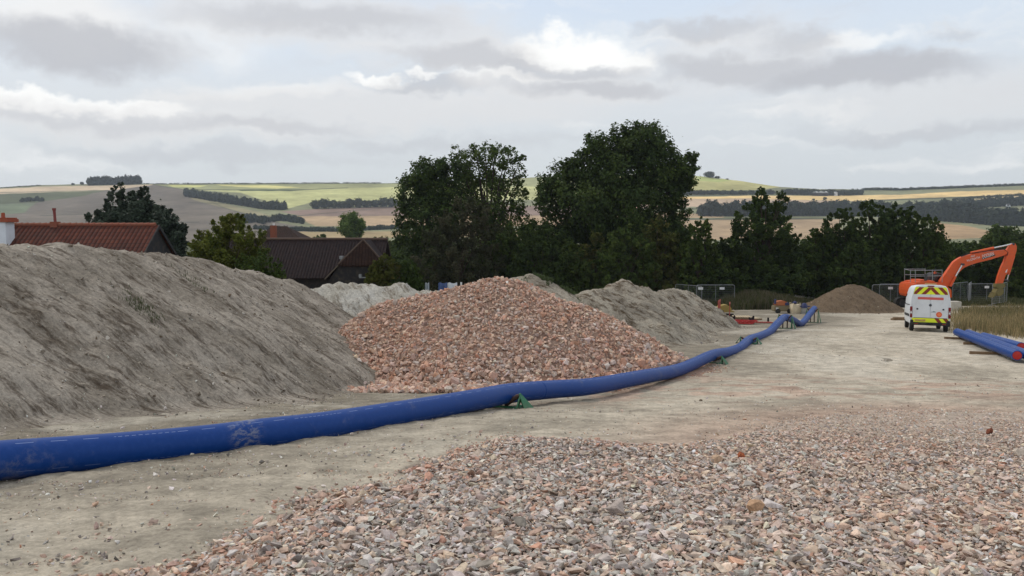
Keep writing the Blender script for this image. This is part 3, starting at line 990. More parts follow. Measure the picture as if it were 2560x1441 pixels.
def blue_plastic():
    m, nt = mat_new('blue_plastic')
    uv = nd(nt, 'ShaderNodeUVMap', uv_map='UVMap').outputs[0]
    sp = nd(nt, 'ShaderNodeSeparateXYZ', {0: uv})
    u, v = sp.outputs[0], sp.outputs[1]           # metres along, fraction round
    tc = nd(nt, 'ShaderNodeTexCoord').outputs['Object']
    n1 = nd(nt, 'ShaderNodeTexNoise', {'Vector': tc, 'Scale': 1.3, 'Detail': 8.0, 'Roughness': 0.7, 'Distortion': .5}).outputs[0]
    n2 = nd(nt, 'ShaderNodeTexNoise', {'Vector': tc, 'Scale': 14.0, 'Detail': 6.0, 'Roughness': 0.7}).outputs[0]
    col = mixc(nt, mrange(nt, n2, .35, .7, 0, .35), S(0, 54, 122), S(2, 64, 138))
    # printed dash line along the top
    fr = mathn(nt, 'FRACT', mathn(nt, 'MULTIPLY', u, 2.9))
    fr2 = mathn(nt, 'FRACT', mathn(nt, 'MULTIPLY', u, 13.0))
    big = mathn(nt, 'FRACT', mathn(nt, 'MULTIPLY', u, 0.41))
    dash = mathn(nt, 'LESS_THAN', fr, 0.5)
    txt = mathn(nt, 'MULTIPLY', mathn(nt, 'LESS_THAN', fr2, 0.6), mathn(nt, 'LESS_THAN', big, 0.3))
    dash = mathn(nt, 'MAXIMUM', mathn(nt, 'MULTIPLY', dash, mathn(nt, 'GREATER_THAN', big, 0.3)), txt)
    band = mathn(nt, 'LESS_THAN', mathn(nt, 'ABSOLUTE', mathn(nt, 'SUBTRACT', v, 0.868)), 0.0026)
    band2 = mathn(nt, 'LESS_THAN', mathn(nt, 'ABSOLUTE', mathn(nt, 'SUBTRACT', v, 0.62)), 0.0025)
    pr = mathn(nt, 'MULTIPLY', dash, mathn(nt, 'MAXIMUM', band, mathn(nt, 'MULTIPLY', band2, .5)))
    col = mixc(nt, mathn(nt, 'MULTIPLY', pr, .55), col, S(170, 185, 215))
    # mud smears and thin dust
    sm = mathn(nt, 'MULTIPLY', mrange(nt, n1, .54, .66), mrange(nt, n2, .40, .62))
    col = mixc(nt, mathn(nt, 'MULTIPLY', sm, .35), col, S(128, 126, 120))
    # one big scuffed mud smear where the pipe was dragged, and splashes low on its flank
    mp = P(612, 1088, 10.2)
    df = nd(nt, 'ShaderNodeVectorMath', {0: tc, 1: (-mp.x, -mp.y, -mp.z)}, operation='ADD').outputs[0]
    df = nd(nt, 'ShaderNodeVectorMath', {0: df, 1: (4.2, 2.5, 2.6)}, operation='MULTIPLY').outputs[0]
    ln = nd(nt, 'ShaderNodeVectorMath', {0: df}, operation='LENGTH').outputs[1]
    n3 = nd(nt, 'ShaderNodeTexNoise', {'Vector': nd(nt, 'ShaderNodeVectorMath', {0: tc, 1: (9, 9, 22)}, operation='MULTIPLY').outputs[0], 'Scale': 1.0, 'Detail': 6.0, 'Roughness': .7}).outputs[0]
    sm = mathn(nt, 'MULTIPLY', mrange(nt, ln, 1.1, .5), mrange(nt, n3, .46, .62))
    col = mixc(nt, mathn(nt, 'MULTIPLY', sm, .5), col, S(150, 148, 146))
    low = mathn(nt, 'MULTIPLY', mrange(nt, n1, .48, .64), mathn(nt, 'MULTIPLY', mrange(nt, mathn(nt, 'ABSOLUTE', mathn(nt, 'SUBTRACT', v, .49)), .10, .04), mrange(nt, n3, .40, .60)))
    col = mixc(nt, mathn(nt, 'MULTIPLY', low, .6), col, S(104, 92, 78))
    col = mixc(nt, mathn(nt, 'MULTIPLY', mrange(nt, n2, .45, .8), .05), col, S(130, 136, 150))
    finish(nt, col, mrange(nt, n2, .3, .7, .40, .52), spec=.22)
    return m


MAT_BLUE = blue_plastic()
MAT_RED = paint('red_cap', S(176, 34, 26), .5, dirt=.3)
MAT_GREEN = paint('green_steel', S(26, 104, 66), .55, dirt=.35)
MAT_RUST = paint('rusty_steel', S(74, 56, 48), .8, dirt=.5, dcol=S(110, 74, 52))
MAT_DARK = paint('black_rubber', S(28, 28, 28), .8, dirt=.35, dcol=S(90, 84, 74))
MAT_STEEL = paint('galvanised_steel', S(150, 153, 154), .45, .6, dirt=.3)
MAT_WOOD = paint('weathered_timber', S(128, 104, 78), .9, dirt=.5, dcol=S(82, 66, 50), scale=6)
MAT_WHITE = paint('white_plastic', S(216, 216, 212), .6, dirt=.25)


def pipe_mesh(name, pts, r, seg=32, open_end=False):
    pts = [Vector(p) for p in pts]
    V, UV, L = [], [], 0.0
    for i, p in enumerate(pts):
        t = (pts[min(i + 1, len(pts) - 1)] - pts[max(i - 1, 0)]).normalized()
        if i:
            L += (p - pts[i - 1]).length
        si = t.cross(Vector((0, 0, 1))).normalized()
        up = si.cross(t)
        for k in range(seg + 1):
            a = 2 * math.pi * k / seg + math.pi       # v = .5 is at the far side (left), 0/1 near side
            V.append(p + (si * math.cos(a + math.pi) + up * math.sin(a + math.pi)) * r)
            UV.append((L, ((k / seg) + .5) % 1.0 if k < seg else .5))
    n = seg + 1
    Fc = []
    for i in range(len(pts) - 1):
        for k in range(seg):
            a = i * n + k
            Fc.append((a, a + n, a + n + 1, a + 1))
    return mesh_np(name, np.array([v[:] for v in V]), np.array(Fc), smooth=True, uv=np.array([(a, (b * 1.0)) for a, b in UV]))


def build_pipeline():
    # angle convention: 0 = right of travel, rising to the top; v counts so that .868 sits on the upper near side
    pts = PATH
    seg = 36
    V, UV, L = [], [], 0.0
    for i, p in enumerate(pts):
        t = (pts[min(i + 1, len(pts) - 1)] - pts[max(i - 1, 0)]).normalized()
        if i:
            L += (p - pts[i - 1]).length
        si = t.cross(Vector((0, 0, 1))).normalized()
        up = si.cross(t)
        for k in range(seg + 1):
            v = k / seg
            a = math.pi + (v - .868) * 2 * math.pi - R(118)
            V.append(p + (si * math.cos(a) + up * math.sin(a)) * PR)
            UV.append((L, v))
    n = seg + 1
    Fc = [(i * n + k, i * n + k + 1, (i + 1) * n + k + 1, (i + 1) * n + k) for i in range(len(pts) - 1) for k in range(seg)]
    me = mesh_np('blue_pipeline', np.array([v[:] for v in V]), np.array(Fc), smooth=True, uv=np.array(UV))
    o = link('blue_pipeline', me, MAT_BLUE)
    tag(o, 'long blue water pipe snaking from the near left to the brown soil heap on rollers', 'pipe')
    cap = MB()
    d = (pts[-1] - pts[-2]).normalized()
    cap.tube([pts[-1] - d * .02, pts[-1] + d * .05], [PR * .99, PR * .93], 28)
    cap.build('end_cap', MAT_BLUE, o, True)
    # butt-weld beads
    for q in (128, 200, 262):
        w = MB()
        a, b = pts[q], pts[q + 1]
        d = (b - a).normalized()
        for s in (-.012, .012):
            w.tube([a + d * (s - .008), a + d * s, a + d * (s + .008)], [PR, PR + .004, PR], 30, False)
        w.build('weld_bead', MAT_BLUE, o, True)


build_pipeline()


def make_roller(loc, rz, h, label, lift=0.0):
    """two green triangular end brackets and a pair of rollers in a V; lift raises the rollers on taller brackets"""
    e = empty('pipe_roller', loc, rz, label, 'pipe roller', 'green rollers under the blue pipe')
    b = MB()
    b.box(-.40, .40, -.04, .04, 0, .035, .006).box(-.32, -.24, -.24, .24, .002, .03, .006).box(.24, .32, -.24, .24, .002, .03, .006)
    b.build('base_frame', MAT_GREEN, e)
    t, fo = h + lift, .25 + .10 * lift
    for s in (-1, 1):
        p = MB()
        x = s * .36
        for ya in (-1, 1):
            p.prism([(x - .012, 0, t), (x - .012, ya * fo, 0), (x - .012, ya * (fo - (.10 if lift < .12 else .22)), 0), (x - .012, 0, t - .14)], (.024, 0, 0))
        p.prism([(x - s * .012, -.03, t), (x - s * .012, .03, t), (x + s * .20, .20, 0), (x + s * .20, -.20, 0)], (s * -.015, 0, 0))
        p.build('end_plate', MAT_GREEN, e)
        r = MB()
        r.tube([(s * .34, 0, t - .03), (s * .30, 0, t - .055), (s * .07, 0, .075 + lift), (s * .03, 0, .05 + lift)], [.02, .045, .045, .02], 14)
        r.build('roller', MAT_RUST, e, True)
    if lift > .12:
        for sx in (-.12, .12):
            f = MB()
            f.box(sx - .03, sx + .03, -.03, .03, 0, lift + .06)
            f.build('post', MAT_RUST, e)
    return e


def roller_at(u_px, h, label, lift=0.0):
    i = min(range(len(PATH)), key=lambda k: abs(float(proj(PATH[k].x, PATH[k].y, PATH[k].z)[0]) - u_px))
    p = PATH[i]
    t = (PATH[min(i + 1, len(PATH) - 1)] - PATH[i - 1])
    g = float(G(p.x, p.y))
    rz = math.atan2(t.y, t.x) - math.pi / 2
    return p, g, rz


for upx, h, lab in ((1262, .30, 'nearest green roller stand, with a rusty V roller showing under the pipe'),
                    (1778, .26, 'green roller bracket beside the spilled stones at the second bend of the pipe'),
                    (1872, .30, 'green roller under the hump of the pipe right of the ridged chalk heap'),
                    (1963, .42, 'tall roller stand under the highest hump of the pipe'),
                    (2031, .42, 'last dark green roller propping the raised end of the pipe')):
    p, g, rz = roller_at(upx, h, lab)
    make_roller((p.x, p.y, g), rz, h, lab, max(0.0, (p.z - PR) - g - .06))


def loose_pipe(a, b, r, label):
    a, b = Vector(a), Vector(b)
    o = link('blue_pipe', pipe_mesh('blue_pipe', [a.lerp(b, t / 12) for t in range(13)], r, 32), MAT_BLUE)
    tag(o, label, 'pipe', 'loose blue pipes at the road edge')
    d = (b - a).normalized()
    for q, s in ((a, 1), (b, -1)):
        c = MB()
        c.tube([q + d * (.10 * s), q + d * (.012 * s), q + d * (.004 * s)], [r * .86, r * .87, r * .80], 28)
        c.build('end_cap', MAT_RED, o, True)
        w = MB()                                   # pipe wall end ring
        si = d.cross(Vector((0, 0, 1))).normalized()
        up = si.cross(d)
        vs, fs, n = [], [], 32
        for k in range(n):
            an = 2 * math.pi * k / n
            for rr_, off in ((r, 0), (r * .88, 0), (r * .88, .05)):
                vs.append(q + (si * math.cos(an) + up * math.sin(an)) * rr_ + d * (off * s))
        for k in range(n):
            j = (k + 1) % n
            fs += [(3 * k, 3 * j, 3 * j + 1, 3 * k + 1), (3 * k + 1, 3 * j + 1, 3 * j + 2, 3 * k + 2)]
        w.add(vs, fs).build('pipe_wall', MAT_BLUE, o)


def build_loose_pipes():
    r = .185
    a, b = P(2544, 873, 31.0), P(2393, 838, 40.5)
    za, zb = float(G(a.x, a.y)) + r + .10, float(G(b.x, b.y)) + r + .10
    a.z, b.z = za, zb
    d = (b - a)
    d.z = 0
    side = Vector((d.y, -d.x, 0)).normalized()
    loose_pipe(a, b, r, 'loose blue pipe with a red end cap, nearest the road')
    loose_pipe(a + side * .40 + Vector((0, 0, .01)), b + side * .40 + Vector((0, 0, .0)) - d * .03, r, 'loose blue pipe with a red end cap, second in from the road')
    loose_pipe(a + side * .79 + d * .25, b + side * .79 - d * .16 + Vector((0, 0, .03)), r, 'loose blue pipe lying farthest from the road, against the dry grass')
    for t, ex, lab in ((.93, .5, 'timber bearer under the far end of the loose blue pipes'), (.70, .15, 'short timber bearer under the middle of the loose blue pipes'), (.30, .75, 'long timber bearer sticking out under the near half of the loose blue pipes')):
        c = a.lerp(b, t)
        m = MB()
        z = float(G(c.x, c.y))
        p0, p1 = c - side * (ex + .2), c + side * 1.1
        dv = d.normalized() * .05
        m.prism([(p0 - dv)[:2] + (z - .02,), (p0 + dv)[:2] + (z - .02,), (p0 + dv)[:2] + (z + .10,), (p0 - dv)[:2] + (z + .10,)], (p1 - p0) * 1.0, .006)
        tag(m.build('timber_bearer', MAT_WOOD), lab, 'timber', 'bearers under the loose pipes')


build_loose_pipes()

# ------------------------------------------------------------------ van


def build_van():
    rear = P(2324, 829, 44.2)
    gx, gy = rear.x, rear.y
    yaw = R(-21.5)
    slope = -0.07
    e = empty('work_van', (gx, gy, float(G(gx, gy))), yaw, 'white high-sided van seen from behind, with yellow and red chevrons', 'van')
    e.rotation_euler = (math.atan(slope), 0, yaw)
    WH = paint('van_white', S(216, 219, 220), .35, dirt=.25, scale=1.2)
    BK = paint('van_black_trim', S(26, 26, 28), .6, dirt=.3)
    YL = paint('reflective_yellow', S(226, 236, 40), .45, dirt=.1)
    RD = paint('reflective_red', S(128, 42, 26), .5, dirt=.1)
    GLS = paint('van_glass', S(24, 30, 36), .12, dirt=.05, spec=.6)
    LMP = paint('tail_lamp_red', S(120, 18, 20), .2, dirt=.05)
    # body: cross sections along the length (y), half-width by height
    prof = [(.42, .93), (.60, .97), (1.0, .99), (1.35, .985), (1.75, .945), (2.1, .87), (2.32, .80), (2.44, .70), (2.49, .45), (2.50, 0)]

    def ring(y, hs, ws=1.0, x0=.42):
        zs = [(x0 + (z - .42) * hs, w * ws) for z, w in prof]
        r = [(w, y, z) for z, w in zs]
        return r + [(-w, y, z) for z, w in reversed(zs[:-1])]
    secs = [ring(0.02, .985, .97), ring(0.07, 1, 1), ring(3.5, 1, 1), ring(3.9, .985, .985), ring(4.45, .60, .97), ring(4.55, .45, .96), ring(5.15, .36, .92), ring(5.28, .2, .86)]
    b = MB()
    n = len(secs[0])
    b.add([p for s in secs for p in s], [])
    for i in range(len(secs) - 1):
        for k in range(n):
            b.f.append((i * n + k, i * n + (k + 1) % n, (i + 1) * n + (k + 1) % n, (i + 1) * n + k))
    b.f.append(tuple(reversed(range(n))))
    b.f.append(tuple((len(secs) - 1) * n + k for k in range(n)))
    body = b.build('body', WH, e, True)

    def hw(z):
        return float(np.interp(z, [a for a, _ in prof], [w for _, w in prof])) * .97

    def rearpoly(pts, y0, y1, name, mat, par=e, bev=0):
        m = MB()
        m.prism([(x, y1, z) for x, z in pts], (0, y0 - y1, 0), bev)
        return m.build(name, mat, par)
    # two rear doors
    for s in (-1, 1):
        pts = [(s * .012, .72), (s * (hw(.8) - .10), .72), (s * (hw(1.3) - .10), 1.3), (s * (hw(1.75) - .06), 1.75), (s * (hw(2.1) - .06), 2.1), (s * (hw(2.36) - .08), 2.36), (s * .012, 2.38)]
        d = rearpoly(pts, -.012, .03, 'rear_door', WH, e, .008)
        h = MB()
        h.box(s * .62 - .045, s * .62 + .045, -.03, -.008, 1.16, 1.24, .008)
        h.build('hinge_cap' if False else 'lock_cover', BK, d)
    # chevrons at the top (clipped to the window area)
    def clip(poly, a, b_, c):
        out = []
        for i in range(len(poly)):
            p, q = poly[i], poly[(i + 1) % len(poly)]
            fp, fq = a * p[0] + b_ * p[1] - c, a * q[0] + b_ * q[1] - c
            if fp <= 0:
                out.append(p)
            if (fp < 0) != (fq < 0) and fp != fq:
                t = fp / (fp - fq)
                out.append((p[0] + (q[0] - p[0]) * t, p[1] + (q[1] - p[1]) * t))
        return out
    panel = MB()
    za, zb = 1.98, 2.365
    panel.prism([(-.83, -.014, za), (.83, -.014, za), (.735, -.014, zb), (-.735, -.014, zb)], (0, .01, 0))
    pan = panel.build('chevron_panel', YL, e)
    rs = MB()
    for s in (-1, 1):
        for k in range(-1, 4):
            x0 = .02 + k * .44 + .22
            # band leaning outward as it goes down
            q = [(x0, za), (x0 + .22, za), (x0 + .22 - .36, zb), (x0 - .36, zb)]
            for a, b_, c in ((-1, 0, -.004), (0, 1, zb - .004), (0, -1, -za - .004), ((zb - za), .085, (zb - za) * .82 + .085 * za - .004)):
                q = clip(q, a, b_, c)
                if len(q) < 3:
                    break
            if len(q) >= 3:
                rs.add([(s * x, -.0175, z) for x, z in q], [tuple(range(len(q))) if s > 0 else tuple(reversed(range(len(q))))])
    rs.build('red_stripes', RD, pan)
    # lower chevrons, bumper, number plate
    lo = MB()
    lo.prism([(-.86, -.02, .50), (.86, -.02, .50), (.88, -.02, .72), (-.88, -.02, .72)], (0, .03, 0))
    low = lo.build('lower_chevron_panel', YL, e)
    r2 = MB()
    for k in range(3):
        x0 = .20 + k * .40
        q = [(x0, .72), (x0 + .2, .72), (x0 + .2 + .17, .50), (x0 + .17, .50)]
        q = clip(clip(q, 1, 0, .855), 0, 1, .718)
        if len(q) > 2:
            r2.add([(x, -.0235, z) for x, z in q], [tuple(reversed(range(len(q))))])
    r2.build('red_stripes', RD, low)
    pl = MB()
    pl.box(-.74, -.22, -.036, -.021, .545, .66, .004)
    plate = pl.build('number_plate', paint('plate_yellow', S(214, 180, 90), .5, dirt=.2), e)
    text_obj('HN60 OYF', .095, (-.70, -.0375, .565), (R(90), 0, 0), BK, plate, 'plate_characters', .46)
    rearpoly([(-.80, .722), (.80, .722), (.80, .745), (-.80, .745)], -.018, .0, 'door_gap', BK)
    bp = MB()
    bp.box(-.95, .95, -.10, .10, .34, .50, .02).box(-.95, -.80, -.05, .1, .30, .62, .02).box(.80, .95, -.05, .1, .30, .62, .02)
    bp.build('bumper', BK, e)
    tow = MB()
    tow.box(-.05, .05, -.2, -.09, .36, .40, .005).tube([(0, -.2, .38), (0, -.2, .47)], .026, 10)
    tow.build('tow_bar', BK, e)
    for s in (-1, 1):
        rf = MB()
        rf.box(s * .66 - .09, s * .66 + .09, -.108, -.098, .40, .45)
        rf.build('reflector', RD, e)
    # red stripe sticker and other marks
    rearpoly([(-.62, 1.71), (.62, 1.70), (.615, 1.83), (-.61, 1.84)], -.0165, -.013, 'red_banner', paint('banner_red', S(206, 92, 82), .5, dirt=.1))
    bd = MB()
    bd.tube([(0, -.010, 1.415), (0, -.028, 1.415)], .068, 24)
    badge = bd.build('badge', paint('badge_dark', S(62, 68, 74), .3, .5, dirt=.05), e, True)
    vw = MB()
    for pts in (((-.035, 1.462), (0, 1.42), (.035, 1.462)), ((-.05, 1.43), (-.024, 1.365), (0, 1.41), (.024, 1.365), (.05, 1.43))):
        vw.tube([(x, -.031, z) for x, z in pts], .005, 6)
    vw.build('badge_emblem', MAT_STEEL, badge)
    st = MB()
    st.tube([(.42, -.013, .93), (.42, -.016, .93)], .142, 32)
    stk = st.build('round_sticker', paint('sticker_orange', S(224, 96, 54), .5, dirt=.1), e)
    ri = MB()
    ri.tube([(.43, -.0165, .935), (.43, -.0185, .935)], .085, 28)
    ri.build('sticker_centre', paint('sticker_light', S(236, 130, 84), .5, dirt=.1), stk)
    gr = MB()
    gr.prism([(.02, -.0135, 1.045), (.26, -.0135, 1.045), (.26, -.0135, 1.075), (.16, -.0135, 1.105), (.12, -.0135, 1.075), (.02, -.0135, 1.06)], (0, -.004, 0))
    gr.build('green_logo', paint('logo_green', S(84, 112, 106), .5, dirt=.1), e)
    for s in (-1, 1):
        for zz in (.62, 1.02, 1.45, 1.9):
            hg = MB()
            hg.box(s * (hw(zz) - .045) - .02, s * (hw(zz) - .045) + .02, -.02, .01, zz - .03, zz + .03, .005)
            if zz > 1.3:
                hg.build('hinge', WH, e)
        lm = MB()
        for z0, z1 in ((.74, .92), (.93, 1.10), (1.11, 1.32)):
            lm.box(s * .915 - .06, s * .915 + .06, -.035, .06, z0, z1, .012)
        lamp = lm.build('tail_lamp', LMP, e)
        lw = MB()
        lw.box(s * .915 - .045, s * .915 + .045, -.042, -.034, .955, 1.06, .006)
        lw.build('reverse_lamp', MAT_WHITE, lamp)
        # side rubbing strip and rail
        sd = MB()
        sd.box(s * .985 - .02, s * .985 + .02, .3, 3.6, .78, .92, .006).box(s * .985 - .02, s * .985 + .012, .15, 3.5, 1.40, 1.43)
        sd.build('side_trim', BK, e)
        for y in (.75, 4.3):
            t = MB()
            t.tube([(s * .72, y, .33), (s * .74, y, .33), (s * .90, y, .33), (s * .93, y, .33)], [.27, .33, .33, .28], 26)
            wh = t.build('wheel', MAT_DARK, e, True)
            ri = MB()
            ri.tube([(s * .90, y, .33), (s * .935, y, .33)], .19, 18)
            ri.build('rim', MAT_STEEL, wh, True)
        ml = MB()
        ml.box(s * 1.10 - .12, s * 1.10 + .12, 3.95, 4.07, 1.25, 1.62, .03)
        ml.build('wing_mirror', BK, e)
        wn = MB()
        wn.prism([(s * .955, 3.25, 1.42), (s * .955, 4.0, 1.40), (s * .885, 3.7, 1.95), (s * .885, 3.25, 1.98)], (s * .025, 0, 0))
        wn.build('side_window', GLS, e)
    wd = MB()
    wd.prism([(-.8, 3.96, 2.2), (.8, 3.96, 2.2), (.86, 4.46, 1.55), (-.86, 4.46, 1.55)], (0, .03, .02))
    wd.build('windscreen', GLS, e)
    br = MB()
    br.box(-.16, .16, -.02, .05, 2.385, 2.45, .01)
    br.build('brake_lamp', LMP, e)
    bl = MB()
    bl.box(-.28, .28, .1, .3, 2.49, 2.58, .02)
    bl.build('light_bar', paint('amber_tan', S(196, 150, 96), .4, dirt=.1), e)


def text_obj(txt, size, loc, rot, mat, parent, name, width=None):
    cu = bpy.data.curves.new(name, 'FONT')
    cu.body = txt
    cu.size = size
    cu.extrude = 0.0015
    tmp = bpy.data.objects.new(name, cu)
    COL.objects.link(tmp)
    bpy.context.view_layer.update()
    me = bpy.data.meshes.new_from_object(tmp.evaluated_get(bpy.context.evaluated_depsgraph_get()))
    bpy.data.objects.remove(tmp)
    me.name = name
    if width:
        xs = [v.co.x for v in me.vertices]
        k = width / (max(xs) - min(xs))
        for v in me.vertices:
            v.co.x *= k
    me.materials.clear()
    o = link(name, me, mat, parent, loc)
    o.rotation_euler = rot
    return o


build_van()

# ------------------------------------------------------------------ excavator


def build_excavator():
    D = 74.0
    base = P(2312, 771, D)
    e = empty('excavator', (base.x, D, float(G(base.x, D))), 0, 'orange tracked excavator behind the white van, boom arched over to the right', 'excavator')
    off = Vector(e.location)
    OR = paint('digger_orange', S(212, 86, 30), .5, dirt=.3)
    GY = paint('digger_grey', S(58, 58, 60), .6, dirt=.3)
    YE = paint('coupler_yellow', S(112, 102, 56), .75, dirt=.6)
    CR = paint('chrome_rod', S(208, 208, 204), .2, .7, dirt=.1)

    def E(px, py, dy=0.0):
        q = P(px, py, D)
        return Vector((q.x, D + dy, q.z))

    def plate(pts, y0, y1, name, mat, bev=.02, par=e):
        m = MB(off)
        m.prism([E(a, b, y0) for a, b in pts], (0, y1 - y0, 0), bev)
        return m.build(name, mat, par)
    g = e.location.z
    # undercarriage
    for y0, nm in ((-1.3, 'track'), (.75, 'track')):
        tr = MB(off)
        xl, xr = E(2249, 760).x, E(2372, 760).x
        pts = []
        for k in range(9):
            a = math.pi / 2 + math.pi * k / 8
            pts.append(Vector((xl + .42 + .42 * math.cos(a), D + y0, g + .42 + .42 * math.sin(a))))
        for k in range(9):
            a = -math.pi / 2 + math.pi * k / 8
            pts.append(Vector((xr - .42 + .42 * math.cos(a), D + y0, g + .42 + .42 * math.sin(a))))
        tr.prism(pts, (0, .55, 0), .02)
        t = tr.build(nm, MAT_DARK, e)
        for k in range(7):
            wl = MB(off)
            x = xl + .5 + (xr - xl - 1.0) * k / 6
            wl.tube([(x, D + y0 - .03, g + .38), (x, D + y0 + .02, g + .38)], .18 if k in (0, 6) else .12, 14)
            wl.build('track_roller', GY, t)
    uc = MB(off)
    c = E(2312, 755)
    uc.box(c.x - 1.2, c.x + 1.2, D - .8, D + .8, g + .35, g + .85, .05)
    uc.tube([(c.x, D, g + .85), (c.x, D, g + 1.05)], .65, 24)
    uc.build('undercarriage', GY, e)
    # house
    plate([(2276, 742), (2276, 704), (2300, 701), (2318, 700), (2320, 704), (2340, 706), (2360, 722), (2361, 742)], -1.3, 1.3, 'house', OR, .05)
    plate([(2264, 738), (2263, 722), (2266, 708), (2278, 706), (2278, 741), (2268, 742)], -1.32, 1.32, 'counterweight', OR, .08)
    plate([(2286, 704), (2310, 704), (2310, 699), (2288, 699)], -1.0, .9, 'engine_hood', OR, .03)
    plate([(2266, 715), (2276, 713), (2276, 710), (2268, 711.5)], -1.345, -1.325, 'warning_stripe', YE, 0)
    gr = MB(off)
    p0, p1 = E(2290, 738, -1.32), E(2312, 715, -1.32)
    for k in range(6):
        z = p0.z + (p1.z - p0.z) * k / 6
        gr.box(p0.x, p1.x, D - 1.335, D - 1.305, z, z + .07)
    gr.build('grille', GY, e)
    # cab on the far side
    cab = plate([(2330, 722), (2330, 690), (2338, 683), (2362, 684), (2374, 704), (2374, 722)], .35, 1.3, 'cab', GY, .06)
    plate([(2333, 706), (2333, 691), (2340, 686), (2358, 687), (2368, 705)], .335, .348, 'cab_window', paint('cab_glass', S(22, 28, 32), .1, spec=.6), 0, cab)
    # hand rails
    hr = MB(off)
    for (px, dy) in ((2260, -1.2), (2272, -1.2), (2314, -1.2), (2338, -1.2), (2276, 1.1), (2328, 1.1)):
        hr.tube([E(px, 704, dy), E(px, 673, dy)], .028, 8)
    for py in (675, 689):
        hr.tube([E(2260, py, -1.2), E(2338, py - 1, -1.2)], .026, 8)
        hr.tube([E(2276, py, 1.1), E(2328, py, 1.1)], .026, 8)
    hr.tube([E(2260, 675, -1.2), E(2276, 675, 1.1)], .026, 8)
    hr.build('handrail', MAT_STEEL, e, True)
    ml = MB(off)
    ml.box(E(2320, 0).x, E(2327, 0).x, D - 1.25, D - 1.1, E(0, 700).z, E(0, 684).z, .03)
    ml.build('mirror', GY, e)
    ml = MB(off)
    ml.tube([E(2322, 686, -1.12), E(2322, 669, -1.12)], .03, 8)
    ml.build('mirror_post', GY, e)
    bc = MB(off)
    bc.tube([E(2329, 684, -.6), E(2329, 680, -.6), E(2329, 678, -.6)], [.1, .1, .04], 14)
    bc.build('beacon', OR, e, True)
    # boom and stick
    boom = plate([(2347, 704), (2366, 678), (2382, 655), (2391, 648.5), (2400, 643.5), (2413, 639), (2427, 636), (2460, 630), (2490, 627), (2511, 625), (2516, 629), (2515, 634), (2507, 639), (2471, 650),
                  (2440, 657.5), (2420, 664), (2408, 669.5), (2399, 677), (2390, 688), (2380, 703), (2372, 716), (2352, 716)], -.22, .22, 'boom', OR, .03)
    text_obj('DOOSAN', .5, tuple(E(2453, 647.2, -.230) - off), (R(90), R(-16.5), 0), MAT_WHITE, boom, 'lettering', 1.02)
    lb = MB(off)
    lb.prism([E(2451.5, 648.5, -.221), E(2484, 640, -.221), E(2484.5, 636.3, -.221), E(2452, 644, -.221)], (0, -.006, 0))
    lb.build('letter_panel', paint('panel_black', S(30, 26, 28), .5, dirt=.1), boom)
    text_obj('PAT', .24, tuple(E(2424, 644.5, -.230) - off), (R(90), R(-14), 0), MAT_WHITE, boom, 'lettering', .36)
    text_obj('McGRATH', .28, tuple(E(2414, 655, -.230) - off), (R(90), R(-16), 0), MAT_WHITE, boom, 'lettering', 1.15)
    st = plate([(2524, 612.5), (2531, 608.5), (2536, 608.5), (2540, 617), (2539, 628), (2535.5, 638), (2531, 654), (2525, 669), (2520, 680), (2512, 688), (2505, 709), (2489, 710), (2494, 690), (2502, 668), (2508, 656), (2513, 642), (2514, 627)],
               -.17, .17, 'stick', OR, .03)
    plate([(2510, 681), (2513, 675), (2516, 673), (2513, 682)], -.185, -.171, 'stick_label', MAT_WHITE, 0, st)

    def ram(a, b, c, r0, r1, dy, name):
        m = MB(off)
        m.tube([E(*a, dy), E(*b, dy)], r0, 14)
        o = m.build(name, OR, e, True)
        q = MB(off)
        q.tube([E(*b, dy), E(*c, dy)], r1, 12)
        q.build('piston_rod', CR, o, True)
        k = MB(off)
        k.tube([E(c[0], c[1], dy - .22), E(c[0], c[1], dy + .22)], .10, 12)
        k.build('pin', GY, o)
    ram((2427, 633), (2484, 620.5), (2531, 610.5), .12, .065, 0, 'stick_ram')
    ram((2371, 716), (2384, 691), (2401, 661), .10, .065, -.33, 'boom_ram')
    ram((2371, 716), (2384, 691), (2401, 661), .10, .065, .33, 'boom_ram')
    ram((2535, 640), (2521, 687), (2517, 702), .10, .05, 0, 'bucket_ram')
    hs = MB(off)
    for dy in (-.2, .2):
        hs.tube([E(2400, 642, dy), E(2425, 633, dy), E(2480, 626, dy), E(2506, 622, dy), E(2517, 632, dy), E(2514, 640, dy)], .03, 8)
    hs.build('hose', MAT_DARK, e)
    cp = plate([(2487, 709), (2506, 708), (2510, 716), (2500, 724), (2492, 724), (2486, 718)], -.3, .3, 'coupler', YE, .03)
    bk = MB(off)
    pr = [(2488, 722), (2499, 720), (2504, 725), (2503, 734), (2497, 740), (2488, 740), (2483, 733)]
    bk.prism([E(a, b, -.4) for a, b in pr], (0, .8, 0), .05)
    for k in range(5):
        y = -.38 + k * .17
        bk.prism([E(2482, 732, y), E(2486, 737, y), E(2476, 744, y)], (0, .1, 0))
    bk.build('bucket', YE, e)


build_excavator()

# ------------------------------------------------------------------ fences and site clutter


